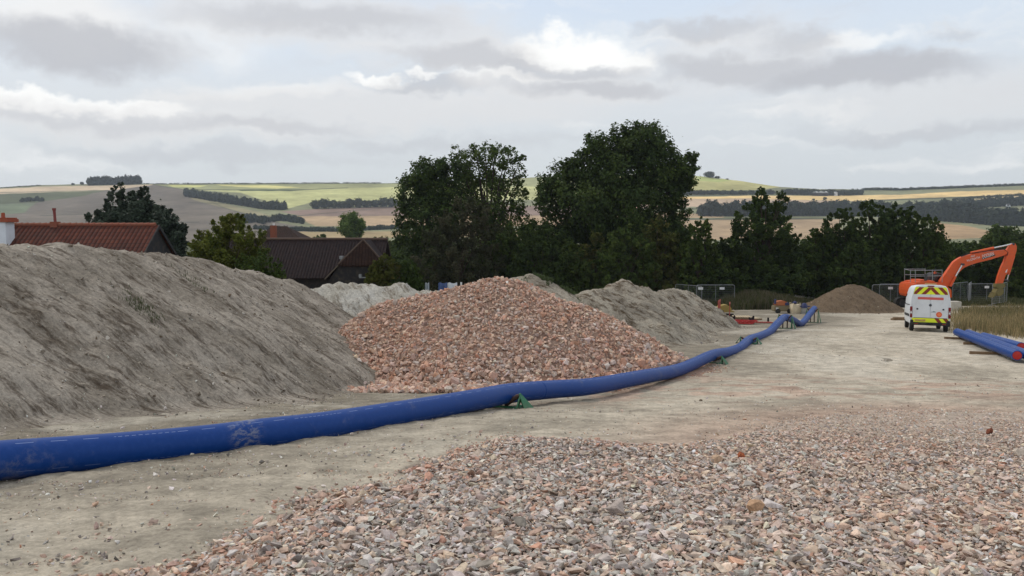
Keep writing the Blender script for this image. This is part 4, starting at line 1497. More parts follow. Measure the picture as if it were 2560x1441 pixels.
def heras(loc, rz, label, nsign=0):
    e = empty('fence_panel', loc, rz, label, 'fence panel', 'wire mesh site fence panels')
    L, Hh, r = 3.45, 2.0, .021
    m = MB()
    ps = [(0, 0, .08), (0, 0, Hh - .16)]
    for k in range(1, 6):
        a = math.pi - k * math.pi / 10
        ps.append((.16 + .16 * math.cos(a), 0, Hh - .16 + .16 * math.sin(a)))
    ps += [(L - p[0], 0, p[2]) for p in reversed(ps)]
    m.tube(ps, r, 8)
    m.tube([(0, 0, .22), (L, 0, .22)], r * .8, 8)
    m.tube([(L * .5, 0, .22), (L * .5, 0, Hh)], r * .8, 8)
    m.build('frame', MAT_STEEL, e, True)
    w = MB()
    n = 34
    for k in range(1, n):
        x = L * k / n
        w.box(x - .0022, x + .0022, -.002, .002, .22, Hh - .01)
    for k in range(1, 9):
        z = .22 + (Hh - .22) * k / 9
        w.box(.01, L - .01, -.002, .002, z - .0022, z + .0022)
    w.build('wire_mesh', MAT_STEEL, e)
    for x in (0, L):
        f = MB()
        f.box(x - .12, x + .12, -.32, .32, -.03, .13, .03)
        f.build('foot_block', paint_foot, e)
    for k in range(nsign):
        s = MB()
        x = (.35, 2.3)[k % 2] if nsign > 1 else 1.7
        s.box(x - .22, x + .22, -.03, -.024, Hh - .42, Hh - .2)
        s.build('sign', MAT_WHITE, e)
    return e


paint_foot = paint('foot_concrete', S(120, 118, 112), .9, dirt=.4)


def panel_from(px, d, rz, label, nsign=0):
    p = P(px, 770, d)
    return heras((p.x, d, float(G(p.x, d))), rz, label, nsign)


panel_from(1741, 75.5, R(2), 'wire fence panel with two white signs, above the ridged chalk heap', 2)
panel_from(1688, 79, R(-58), 'wire fence panel angled away, left of the panel with two signs', 0)
panel_from(2179, 77, R(2), 'wire fence panel with one white sign, between the brown soil heap and the excavator', 1)
panel_from(2197, 80, R(-2), 'wire fence panel standing behind another one, left of the excavator', 0)
panel_from(2380, 80, R(40), 'short-looking wire fence panel turned away just right of the van', 0)
panel_from(2420, 79, R(58), 'wire fence panel turned away behind the van, right of centre', 0)
panel_from(2421, 78, R(4), 'wire fence panel with a white sign left of the digger bucket', 1)
panel_from(2479, 76, R(40), 'wire fence panel next to the digger bucket and the dark hedge', 0)


def simple(name, label, cat, builder, mat, group=None):
    m = MB()
    builder(m)
    return tag(m.build(name, mat), label, cat, group)


def at(px, py):
    h = ground_hit(px, py, G)
    return Vector((h[0], h[1], float(G(h[0], h[1]))))


def clutter():
    red = paint('barrier_red', S(176, 40, 36), .5, dirt=.3)
    redw = paint('faded_red', S(168, 74, 62), .6, dirt=.4)
    yel = paint('dull_yellow', S(150, 128, 62), .7, dirt=.6)
    nav = paint('navy_blue', S(38, 48, 92), .5, dirt=.3)
    org = paint('dull_orange', S(168, 96, 56), .7, dirt=.4)
    cream = paint('bag_cream', S(206, 190, 160), .9, dirt=.35)
    tan = paint('skid_tan', S(122, 110, 82), .8, dirt=.5)

    def barrier(px, py, d, rz, lay, label, mat):
        """plastic pedestrian barrier: frame, slots and feet"""
        p = P(px, py, d)
        e = empty('barrier', (p.x, d, float(G(p.x, d))), rz, label, 'barrier')
        m = MB()
        L, Hh = 1.6, 1.0
        for z0, z1 in ((.12, .30), (.82, 1.0)):
            m.box(0, L, -.03, .03, z0, z1, .01)
        for k in range(7):
            x = L * k / 6
            m.box(max(0, x - .035), min(L, x + .035), -.025, .025, .3, .82)
        o = m.build('panel', mat, e)
        for x in (.2, 1.4):
            f = MB()
            f.box(x - .06, x + .06, -.3, .3, 0, .12, .02)
            f.build('foot', MAT_DARK, e)
        if lay:
            e.rotation_euler = (R(86), 0, rz)
            e.location.z += lay
        return e
    # upright red barriers seen end on
    barrier(1824, 780, 62, R(75), 0, 'red plastic barrier standing nearly end-on beside the red stack', redw)
    barrier(1795, 775, 66, R(70), 0, 'faded red barrier standing at the right foot of the ridged chalk heap', redw)
    for k in range(3):
        barrier(1822 + 3 * k, 800, 54.5 + .2 * k, R(-22 + 5 * k), .10 + .07 * k, ('red barrier lying flat at the bottom of the red stack', 'red barrier lying flat in the middle of the red stack', 'red barrier lying flat on top of the red stack')[k], red)
    barrier(1866, 799, 56, R(-10), .08, 'faded red barrier lying flat right of the red stack', redw)
    # pallets behind them
    for k, (px, d, rz, z) in enumerate(((1845, 58.5, R(8), 0), (1853, 58.3, R(-6), .15), (1884, 58.8, R(14), 0))):
        p = P(px, 790, d)
        e = empty('pallet', (p.x - .5, d, float(G(p.x, d)) + z), rz, ('pale wooden pallet at the bottom of a stack behind the red barriers', 'pale wooden pallet lying on another pallet behind the red barriers', 'single pale wooden pallet left of the generator')[k], 'pallet', 'wooden pallets')
        m = MB()
        for y in (0, .5, 1.0):
            m.box(0, 1.2, y - .05, y + .05, 0, .1)
        m.build('bearers', MAT_WOOD, e)
        q = MB()
        for i in range(7):
            q.box(.02 + i * .17, .14 + i * .17, -.05, 1.05, .102, .125)
        q.build('deck_boards', paint('pale_timber', S(186, 168, 138), .9, dirt=.4), e)
    p = P(1811, 774, 68)
    g = float(G(p.x, 68))
    ys = MB()
    ys.prism([(p.x - .6, 68, g), (p.x + .6, 68, g), (p.x + .6, 68, g + .35), (p.x + .2, 68, g + .62), (p.x - .35, 68, g + .5), (p.x - .6, 68, g + .3)], (0, .8, 0), .05)
    ys.box(p.x - .7, p.x + .8, 67.9, 68.9, g - .1, g + .08, .02)
    tag(ys.build('yellow_cover', yel), 'dull yellow wedge-shaped cover lying behind the red barriers', 'cover')
    # generator on a skid
    p = P(1955, 778, 67)
    g = float(G(p.x, 67))
    e = empty('generator', (p.x, 67, g), R(4), 'small generator on a tan skid with an orange and blue top', 'generator')
    m = MB()
    m.box(-.75, .65, -.4, .4, .16, .62, .05)
    m.build('skid_body', tan, e)
    m = MB()
    m.prism([(-.60, -.3, .62), (.35, -.3, .62), (.30, -.3, .9), (.0, -.3, 1.02), (-.4, -.3, .98), (-.62, -.3, .78)], (0, .6, 0), .04)
    m.build('hood', org, e)
    m = MB()
    m.tube([(-.62, -.1, .74), (-.62, -.1, 1.12)], .09, 14).box(.1, .45, -.36, .36, .64, .86, .04)
    m.build('engine', nav, e)
    for x in (-.5, .45):
        m = MB()
        m.tube([(x, -.48, .2), (x, -.38, .2)], .2, 18)
        m.build('wheel', MAT_DARK, e, True)
    m = MB()
    m.box(-.66, -.46, -.42, -.40, .3, .48)
    m.build('plate', MAT_WHITE, e)
    # bulk bag
    p = P(1987, 780, 66.5)
    g = float(G(p.x, 66.5))
    e = empty('bulk_bag', (p.x, 66.5, g), R(6), 'square cream bulk bag with a blue bundle on top, right of the generator', 'bulk bag')
    bm = bmesh.new()
    bmesh.ops.create_cube(bm, size=1.0)
    bmesh.ops.subdivide_edges(bm, edges=list(bm.edges), cuts=5, use_grid_fill=True)
    for v in bm.verts:
        x, y, z = v.co
        bul = 1 + .14 * (1 - (2 * z) ** 2) - .03
        v.co = Vector((x * .68 * bul + .015 * math.sin(9 * z + x * 5), y * .7 * bul, (z + .5) * .74 + .02 * math.sin(7 * x + 4 * y) * (z > .3)))
    mm = MB()
    mm.bm(bm)
    mm.build('bag', cream, e, True)
    mm = MB()
    for sx in (-.3, .3):
        for sy in (-.3, .3):
            mm.tube([(sx, sy, .70), (sx * 1.05, sy, .86), (sx * .75, sy * .8, .84), (sx * .7, sy * .8, .72)], .025, 6)
    mm.build('lifting_loops', cream, e)
    mm = MB()
    mm.tube([(-.22, -.05, .84), (0, 0, .88), (.15, .02, .83)], [.07, .13, .06], 10)
    mm.build('blue_bundle', nav, e, True)
    # pump with a blue top
    p = P(2012, 780, 66)
    g = float(G(p.x, 66))
    e = empty('water_pump', (p.x, 66, g), 0, 'blue-topped pump on a grey stand, left of the raised pipe end', 'pump')
    mm = MB()
    mm.box(-.32, .32, -.25, .25, .0, .12, .02).box(-.25, .2, -.2, .2, .12, .5, .04)
    mm.build('stand', paint('pump_grey', S(150, 148, 140), .7, dirt=.4), e)
    mm = MB()
    mm.tube([(-.05, 0, .5), (-.05, 0, .72), (-.05, 0, .86)], [.24, .22, .12], 16).box(-.4, .42, -.06, .06, .56, .64, .02)
    mm.build('motor', nav, e, True)
    # timber by the van
    p = at(2252, 801)
    for k in range(3):
        mm = MB()
        y = p.y + (k % 2) * .3
        z = p.z + .0 + .11 * (k // 2)
        mm.box(p.x - .55, p.x + .75, y - .08, y + .08, z - .02, z + .10, .008)
        tag(mm.build('timber_baulk', MAT_WOOD), ('timber baulk on the ground left of the van, front one', 'timber baulk on the ground left of the van, rear one', 'timber baulk lying on top of two others left of the van')[k], 'timber', 'timber baulks by the van')
    # concrete block right of the van
    p = P(2385, 768, 70)
    mm = MB()
    mm.box(p.x - .42, p.x + .42, 69.6, 70.4, float(G(p.x, 70)) - .05, float(G(p.x, 70)) + .82, .03)
    tag(mm.build('concrete_block', paint('block_concrete', S(186, 180, 166), .9, dirt=.4)), 'pale concrete block just right of the van', 'block')
    # washing and a small fence in the garden behind the heaps
    for px, py, d, hgt, lab in ((1153, 716, 47, 1.2, 'slim white post behind the left shoulder of the pink stone heap'), (1036, 722, 47, 1.3, 'white forked post behind the low white chalk mound')):
        q = P(px, py, d)
        mm = MB()
        gz = float(G(q.x, d))
        mm.box(q.x - .05, q.x + .05, d - .05, d + .05, gz, q.z + .22, .01)
        if px < 1100:
            mm.prism([(q.x - .3, d - .02, q.z + .26), (q.x - .27, d - .02, q.z + .30), (q.x + .02, d - .02, q.z + .12), (q.x, d - .02, q.z + .06)], (0, .05, 0))
        tag(mm.build('white_post', MAT_WHITE), lab, 'post')
    for px, w, hgt, c, lab in ((1131, .55, .85, S(186, 190, 192), 'pale grey sheet hanging behind the pink stone heap'), (1107, .5, .55, S(64, 82, 120), 'dark blue sheet hanging behind the pink stone heap'), (1068, .22, .6, S(150, 158, 160), 'small pale cloth hanging behind the low white chalk mound')):
        q = P(px, 730, 48)
        gz = float(G(q.x, 48))
        mm = MB()
        n = 8
        vs, fs = [], []
        zt = P(px, 708, 48).z
        for i in range(n + 1):
            for j in (0, 1):
                vs.append((q.x - w / 2 + w * i / n, 48 + .05 * math.sin(i * 1.7), (zt, gz + .3)[j] + .03 * math.sin(i)))
        for i in range(n):
            fs.append((2 * i, 2 * i + 1, 2 * i + 3, 2 * i + 2))
        mm.add(vs, fs)
        o = mm.build('hanging_sheet', paint('cloth', c, .9, dirt=.1), None, True)
        o.modifiers.new('thickness', 'SOLIDIFY').thickness = .01
        tag(o, lab, 'sheet')


clutter()

# ------------------------------------------------------------------ trees, hedges, weeds


def leaf_mat(name):
    m, nt = mat_new(name)
    at_ = nd(nt, 'ShaderNodeAttribute', attribute_name='Col').outputs[0]
    p = nd(nt, 'ShaderNodeBsdfPrincipled', {'Base Color': at_, 'Roughness': .75, 'Specular IOR Level': .12})
    t = nd(nt, 'ShaderNodeBsdfTranslucent', {'Color': at_})
    mx = nd(nt, 'ShaderNodeMixShader', {0: .25, 1: p.outputs[0], 2: t.outputs[0]})
    o = nd(nt, 'ShaderNodeOutputMaterial')
    nt.links.new(mx.outputs[0], o.inputs[0])
    return m


LEAF = leaf_mat('leaves')
BARK = paint('bark', S(64, 54, 44), .95, dirt=.5, dcol=S(40, 34, 28))


def leaves(pos, nrm, size, col, asp=.6):
    n = len(pos)
    nrm = nrm / np.linalg.norm(nrm, axis=1, keepdims=True)
    r = rng.normal(0, 1, (n, 3))
    t = np.cross(nrm, r)
    t /= np.linalg.norm(t, axis=1, keepdims=True) + 1e-9
    b = np.cross(nrm, t)
    s = np.asarray(size)[:, None]
    v = np.stack([pos - t * s, pos + b * s * asp + nrm * s * .15, pos + t * s, pos - b * s * asp + nrm * s * .15], 1).reshape(-1, 3)
    f = np.arange(4 * n).reshape(n, 4)
    return v, f, np.repeat(col, 4, 0)


G_DARK = [(0.032, 0.052, 0.013), (0.041, 0.064, 0.014), (0.026, 0.043, 0.012), (0.050, 0.071, 0.014)]
G_MID = [(0.043, 0.068, 0.014), (0.060, 0.087, 0.017), (0.037, 0.059, 0.014), (0.069, 0.091, 0.019)]
G_OLIVE = [(0.065, 0.073, 0.016), (0.080, 0.087, 0.019), (0.054, 0.066, 0.014), (0.089, 0.080, 0.022)]
G_YEL = [(0.092, 0.108, 0.017), (0.108, 0.120, 0.020), (0.070, 0.091, 0.016), (0.081, 0.080, 0.016)]
G_BROWN = [(.042, .048, .020), (.052, .052, .026), (.036, .044, .018), (.058, .052, .028)]
G_GREY = [(.038, .054, .034), (.050, .066, .044), (.032, .046, .030), (.062, .076, .054)]
G_LITE = [(0.076, 0.114, 0.026), (0.092, 0.131, 0.029), (0.059, 0.097, 0.022), (0.103, 0.137, 0.036)]


def tree(name, label, d, lobes, pal, leaf=.16, dens=1.0, trunk=None, spray=0.0, depth=1.0, cat='tree', group=None, clump=.30, base_py=None, droop=0.0):
    """lobes: (px, py, r) seen from the road; every lobe is a ball of leaf clumps at its own depth"""
    pal = np.array(pal) * 1.22
    L = []
    for px, py, r in lobes:
        dd = d + rng.uniform(-1, 1) * r * d / F * .8 * depth
        c = P(px, py, dd)
        L.append((np.array(c[:]), r * dd / F))
    cx = float(np.mean([c[0] for c, r in L])) if trunk is None else P(trunk, 600, d).x
    g = float(G(cx, d))
    root = empty(name, (cx, d, g), 0, label, cat, group)
    VV, FF, CC, off = [], [], [], 0
    for c, r in L:
        ncl = max(14, int(44 * (r / 2.0) ** 1.2))
        u = rng.normal(0, 1, (ncl, 3))
        u /= np.linalg.norm(u, axis=1, keepdims=True)
        rad = r * rng.uniform(.25, 1.0, (ncl, 1)) ** .55
        cc = c + u * rad * np.array([1, 1 * depth, 1])
        cr = r * clump * 1.12 * rng.uniform(.6, 1.35, ncl)
        nl = max(12, int(dens * (2.0 if spray else 1.35) * 26 * (r * clump / leaf) ** 1.5 / 4.0))
        k = np.repeat(np.arange(ncl), nl)
        o = rng.normal(0, .52, (len(k), 3))
        p = cc[k] + o * cr[k][:, None]
        if spray:
            a = rng.random(len(k))
            dirn = u[k] * np.array([1, 1, .35]) + np.array([0, 0, .75]) - np.array([0, 0, droop])
            p = cc[k] + dirn * (a * cr[k] * spray)[:, None] * 1.7 + o * (cr[k] * .62 * (1.15 - a))[:, None]
        nm = u[k] * .6 + o * .5 + rng.normal(0, .6, (len(k), 3)) + np.array([0, 0, .55])
        s = leaf * rng.uniform(.6, 1.25, len(k))
        shade = rng.normal(1, .10, ncl)[k][:, None]
        col = pal[rng.integers(0, len(pal), ncl)][k] * .6 + pal[rng.integers(0, len(pal), len(k))] * .4
        col = np.clip(col * shade * rng.normal(1, .12, (len(k), 1)), .008, .3)
        ok = p[:, 2] > G0(p[:, 0], p[:, 1]) + .05
        v, f, cl = leaves(p[ok], nm[ok], s[ok], col[ok])
        VV.append(v)
        FF.append(f + off)
        CC.append(cl)
        off += len(v)
    V = np.concatenate(VV) - np.array(root.location[:])
    link('crown', mesh_np('crown', V, np.concatenate(FF), np.concatenate(CC)), LEAF, root)
    # trunk and limbs
    t = MB(root.location)
    zc = float(np.mean([c[2] for c, r in L]))
    top = max(c[2] for c, r in L)
    hh = top - g
    r0 = max(.06, .022 * hh)
    p0 = Vector((cx, d, g - .2))
    p1 = Vector((cx + rng.normal(0, .02) * hh, d, g + hh * .35))
    p2 = Vector((cx + rng.normal(0, .03) * hh, d, g + hh * .72))
    t.tube([p0, p0.lerp(p1, .5), p1, p2], [r0 * 1.25, r0, r0 * .8, r0 * .3], 9)
    for c, r in [q for q in L if abs(q[0][0] - cx) < .5 * hh][:14]:
        cv = Vector(c)
        s = p0.lerp(p1, .8) if cv.z > p1.z else p0.lerp(p1, .4)
        mid = s.lerp(cv, .5) + Vector((0, 0, .06 * hh))
        t.tube([s, mid, cv], [r0 * .5, r0 * .3, r0 * .1], 6)
    t.build('trunk', BARK, root, True)
    return root


def stack(px, top, base, hw, n=None, tip=.35, jit=.25):
    """lobes of an upright bushy tree: wide below, narrow above"""
    out = []
    y = base
    rows = n or max(3, int((base - top) / (hw * .62)))
    for i in range(rows):
        f = i / (rows - 1)
        w = hw * (1 - (1 - tip) * f ** 1.4)
        yy = base - (base - top - w * .55) * f - hw * .25 * (1 - f)
        k = 3 if i < rows * .65 else (2 if i < rows - 1 else 1)
        for j in range(k):
            xx = px + (j - (k - 1) / 2) * w * .85 + rng.normal(0, jit * w * .5)
            out.append((xx, yy + rng.normal(0, jit * w * .4), w * (.62 if k > 1 else .7)))
    return out


def dome(px, top, base, hw, peak=1.0):
    """lobes filling a dense rounded or peaked crown"""
    out = []
    r = hw * .36
    rows = max(3, int((base - top) / (r * .85)))
    for i in range(rows):
        f = (i + .5) / rows
        w = hw * min(1.0, (.10 + f * 1.75) ** (.55 * peak))
        k = max(1, int(round(w * 2 / (r * 1.25))))
        rr_ = r * (.72 + .28 * min(1, f * 2.2))
        for j in range(k):
            xx = px + (0 if k == 1 else (j / (k - 1) - .5) * 2 * max(0, w - rr_ * .7)) + rng.normal(0, r * .22)
            out.append((xx, top + rr_ * .8 + (base - top - rr_ * 1.4) * f + rng.normal(0, r * .25), rr_ * rng.uniform(.85, 1.15)))
    return out


def plant_trees():
    tree('sycamore_tree', 'tallest broad dark green tree rising into the sky right of centre', 90,
         [(1602, 372, 62), (1520, 385, 52), (1640, 420, 62), (1548, 445, 72), (1470, 440, 56), (1408, 450, 44), (1388, 505, 48), (1470, 525, 68), (1580, 530, 72), (1668, 480, 50), (1708, 415, 36), (1700, 455, 40), (1722, 400, 24),
          (1548, 335, 26), (1632, 335, 26), (1600, 325, 24), (1485, 362, 28), (1362, 455, 26), (1370, 480, 30), (1690, 585, 36), (1440, 600, 70), (1600, 620, 80), (1530, 620, 80), (1735, 418, 14), (1655, 372, 28), (1580, 350, 40), (1700, 530, 30), (1662, 560, 36), (1455, 395, 26), (1420, 420, 24)],
         G_DARK, .18, 1.25, 1560, clump=.27)
    tree('maple_tree', 'dark rounded tree at the left end of the tall tree group', 91,
         [(1050, 438, 40), (1092, 425, 36), (1030, 490, 42), (1090, 480, 52), (1020, 545, 34), (1075, 560, 62), (1045, 630, 52), (1130, 440, 40), (1130, 520, 50), (1010, 590, 28), (1060, 410, 20), (1105, 640, 50), (1018, 455, 18)],
         G_DARK, .17, 1.2, 1080, clump=.28)
    tree('ash_tree', 'lighter airy tree with a thin right edge, right of the dark rounded tree', 93,
         [(1165, 398, 30), (1215, 390, 34), (1262, 395, 32), (1295, 415, 22), (1195, 440, 48), (1260, 455, 46), (1300, 450, 18), (1285, 510, 34), (1210, 520, 56), (1255, 580, 56), (1140, 385, 20), (1190, 372, 16), (1238, 370, 16), (1275, 378, 14), (1312, 480, 12), (1305, 540, 20), (1170, 470, 40), (1220, 620, 60), (1308, 395, 8)],
         G_MID, .16, .85, 1225, clump=.24)
    tree('thorn_tree', 'brownish half-bare tree standing in front of the dark rounded tree', 80,
         [(1140, 555, 44), (1185, 540, 40), (1110, 615, 50), (1175, 612, 52), (1075, 670, 44), (1150, 680, 52), (1215, 580, 34), (1105, 710, 44), (1210, 660, 46)], G_BROWN, .12, .95, 1150, spray=.55)
    belt = [(960, 628, 760, 40, G_OLIVE, 'low bushy tree with russet tints beside the barn gable'), (1012, 655, 760, 42, G_DARK, 'low dark tree behind the low white chalk mound'),
            (1270, 548, 762, 58, G_MID, 'bushy hedgerow tree below the gap between the two tall tree groups'), (1345, 545, 762, 56, G_DARK, 'hedgerow tree above the weedy chalk mound'),
            (1420, 590, 764, 58, G_MID, 'hedgerow tree just right of the weedy chalk mound, below the tallest tree'), (1490, 585, 764, 54, G_OLIVE, 'olive hedgerow tree behind the left peak of the ridged chalk heap'),
            (1565, 552, 766, 62, G_MID, 'tall hedgerow tree behind the main peak of the ridged chalk heap'), (1645, 540, 766, 60, G_OLIVE, 'olive hedgerow tree above the right shoulder of the ridged chalk heap'),
            (1705, 560, 768, 48, G_DARK, 'dark hedgerow tree behind the fence panel that is angled away'), (1752, 540, 768, 46, G_MID, 'slim hedgerow tree behind the fence panel with two signs'),
            (1190, 655, 762, 50, G_DARK, 'low dark tree behind the top of the pink stone heap'), (1100, 690, 762, 40, G_DARK, 'low dark shrub behind the left shoulder of the pink stone heap'),
            (1800, 640, 770, 48, G_DARK, 'low dark tree left of the pointed tree, behind the weeds')]
    for i, (px, top, base, hw, pal, lab) in enumerate(belt):
        tree('hedgerow_tree', lab, 46.5 if px < 1015 else 81 + (i % 3) * 1.6, dome(px, top, base, hw * 1.15, 1.3), pal, .09 if px < 1015 else .15, 1.2, px, spray=.5, group='trees of the dark hedgerow', clump=.34)
    tree('pointed_tree', 'dark tree with two pointed tops against the fields, right of centre', 84,
         [(1903, 480, 10), (1901, 497, 15), (1915, 515, 20), (1950, 490, 10), (1952, 510, 18), (1885, 530, 24), (1930, 545, 36), (1875, 580, 40), (1940, 600, 46), (1845, 620, 40), (1905, 650, 55), (1970, 640, 38), (1840, 680, 46), (1900, 710, 55), (1975, 700, 48), (1930, 750, 50), (1860, 740, 45), (1895, 508, 14), (1985, 600, 18)],
         G_DARK, .15, 1.2, 1905, spray=.6, clump=.36)
    for px, top, hw, lab in ((2050, 556, 42, 'shorter dark tree just right of the pointed tree'), (2105, 520, 55, 'dark tree above the left flank of the brown soil heap'), (2180, 503, 66, 'big dark tree above the right flank of the brown soil heap'),
                             (2262, 500, 66, 'big dark tree above the rear of the excavator'), (2322, 535, 46, 'dark tree directly above the white van'), (2140, 600, 55, 'lower dark tree in front of the big ones, over the brown soil heap')):
        tree('hedgerow_tree', lab, 86 if top < 590 else 82, dome(px, top, 772, hw * 1.15, 1.0), G_DARK if hw > 50 else G_MID, .15, 1.2, px, spray=.5, group='trees of the dark hedgerow', clump=.34)
    for px, top, base, hw, d, pal, lab in ((2385, 600, 770, 50, 92, G_DARK, 'dark thicket tree behind the lower half of the digger boom'), (2445, 600, 772, 52, 95, G_MID, 'dark thicket tree under the arch of the digger boom'), (2505, 585, 772, 56, 92, G_DARK, 'dark thicket tree behind the digger stick'),
                                           (2562, 600, 775, 56, 88, G_MID, 'tree at the frame edge right of the digger stick'), (2630, 585, 775, 66, 88, G_DARK, 'tree just outside the frame right of the digger')):
        tree('thicket_tree', lab, d, dome(px, top, base, hw, 1.0), pal, .16, 1.1, px, spray=.4, group='trees behind the digger', clump=.36)
    hl = []
    for px, top in ((1330, 560), (1362, 560), (1400, 575), (1740, 600), (1775, 620), (1800, 650), (1990, 610), (2025, 600), (2062, 590), (1255, 600), (1500, 560), (1620, 560), (1690, 560), (2350, 590), (2380, 620)):
        for yy in range(top + 22, 660, 34):
            hl.append((px + rng.normal(0, 8), yy, 27))
    for px in range(945, 2400, 34):
        top = 640 if px < 1800 else 655
        for yy in (top + 25, top + 60, top + 95, top + 120):
            hl.append((px + rng.normal(0, 8), yy + rng.normal(0, 8), 30))
    tree('hedge', 'dense dark hedge running behind the whole tree belt down to the ground', 88, hl, G_DARK, .17, 1.5, 1700, cat='hedge', clump=.42)
    # left side
    tree('willow_tree', 'grey-green feathery tree rising behind the red tiled roof', 62,
         [(298, 480, 15), (292, 505, 24), (358, 478, 12), (352, 505, 26), (320, 530, 40), (380, 545, 38), (280, 550, 30), (240, 550, 20), (230, 575, 18), (420, 580, 34), (330, 590, 56), (400, 620, 50), (445, 610, 22), (440, 650, 34), (345, 555, 46), (300, 575, 44), (395, 590, 44), (420, 610, 40), (265, 590, 36), (370, 660, 50), (455, 570, 10), (300, 640, 50), (225, 600, 20)],
         G_GREY, .11, 1.7, 350, spray=.55, clump=.42)
    tree('golden_shrub', 'yellow-green shrub between the red tiled house and the dark barn', 44,
         [(575, 572, 32), (535, 590, 32), (610, 588, 32), (560, 630, 48), (620, 625, 34), (520, 630, 34), (590, 670, 46), (540, 680, 44), (640, 600, 18), (500, 640, 20), (510, 690, 30), (565, 552, 12)], G_YEL, .07, 1.7, 565, spray=.6, cat='shrub', clump=.46)
    tree('green_shrub', 'fresh green shrub in front of the dark barn roof', 42.5, [(650, 665, 26), (625, 690, 30), (675, 690, 24), (655, 715, 34), (610, 660, 18), (690, 665, 12), (700, 690, 14)], G_MID, .07, 1.1, 650, spray=.8, cat='shrub', clump=.4)
    tree('round_tree', 'small bright green round tree standing alone before the tan field', 225, [(862, 552, 14), (880, 548, 18), (898, 560, 14), (868, 572, 18), (890, 578, 18), (880, 592, 14), (858, 562, 10), (906, 566, 8)], G_LITE, .32, 1.2, 880, clump=.36)
    for px, top, base, hw, d, lab in ((1010, 585, 640, 26, 170, 'low green tree peeping out left of the dark rounded tree'), (930, 590, 625, 22, 210, 'small hedge tree right of the lone round tree'), (800, 588, 612, 18, 230, 'small hedge tree above the barn ridge'), (960, 592, 640, 24, 190, 'hedge tree just above the barn hip')):
        tree('hedge_tree', lab, d, dome(px, top, base, hw), G_OLIVE if px == 960 else G_MID, .3, 1.0, px, group='small trees beyond the barn', clump=.4)
    for px, top, base, hw, d, lab in ((2420, 600, 660, 34, 150, 'bushy tree in the valley left of the boom top'), (2350, 600, 660, 34, 160, 'bushy tree in the valley above the van'), (2500, 560, 640, 40, 150, 'bushy green tree in the valley above the boom'), (2550, 566, 650, 42, 165, 'bushy green tree in the valley at the frame edge'), (2610, 560, 650, 44, 150, 'bushy green tree beyond the frame edge')):
        tree('valley_tree', lab, d, dome(px, top, base, hw), G_MID, .26, 1.0, px, group='trees in the valley right', clump=.4)


plant_trees()


# far woods and single far trees on the hills
def far_crown(w, h, n=150, seed=0, leaf=.8):
    u = rng.normal(0, 1, (n, 3))
    u /= np.linalg.norm(u, axis=1, keepdims=True)
    rad = rng.uniform(.35, 1.0, (n, 1)) ** .5
    lum = 1 + .25 * np.sin(u[:, :1] * 3 + seed) * np.cos(u[:, 1:2] * 4 + seed * 2)
    p = u * rad * lum * np.array([w / 2, w / 2, h * .52]) + np.array([0, 0, h * .5])
    p[:, 2] = np.maximum(p[:, 2], .2)
    col = np.array([(.034, .046, .028), (.042, .054, .030), (.030, .042, .026)])[rng.integers(0, 3, n)] * rng.normal(1, .12, (n, 1))
    return leaves(p, u + rng.normal(0, .4, (n, 3)) + np.array([0, 0, .4]), leaf * rng.uniform(.8, 1.6, n), col)


def wood(name, label, path, hpx, spacing_px, rows=2, cat='wood', width=1.0):
    """strip of woodland seen as one mass: many crowns merged into one object"""
    VV, FF, CC, off = [], [], [], 0
    for (a, b_), (c, d_) in zip(path[:-1], path[1:]):
        n = max(1, int(math.hypot(c - a, (d_ - b_) * 3) / spacing_px))
        for i in range(n):
            for r in range(rows):
                t = (i + rng.uniform(-.4, .4)) / n
                u, y = a + (c - a) * t, b_ + (d_ - b_) * t - r * 1.6
                y = max(y, float(skyl(u)) + .3)
                p = HP(u, y)
                h = hpx * p.y / F * rng.uniform(.7, 1.15)
                w = spacing_px * p.y / F * rng.uniform(1.2, 2.0) * width
                v, f, cl = far_crown(w, h, int(90 + 120 * min(1.5, h / 14)), rng.uniform(0, 6), .07 * h + .35)
                VV.append(v + np.array([p.x, p.y, p.z - .1 * h]))
                FF.append(f + off)
                CC.append(cl)
                off += len(v)
    o = link(name, mesh_np(name, np.concatenate(VV), np.concatenate(FF), np.concatenate(CC)), LEAF)
    return tag(o, label, cat, kind='stuff')


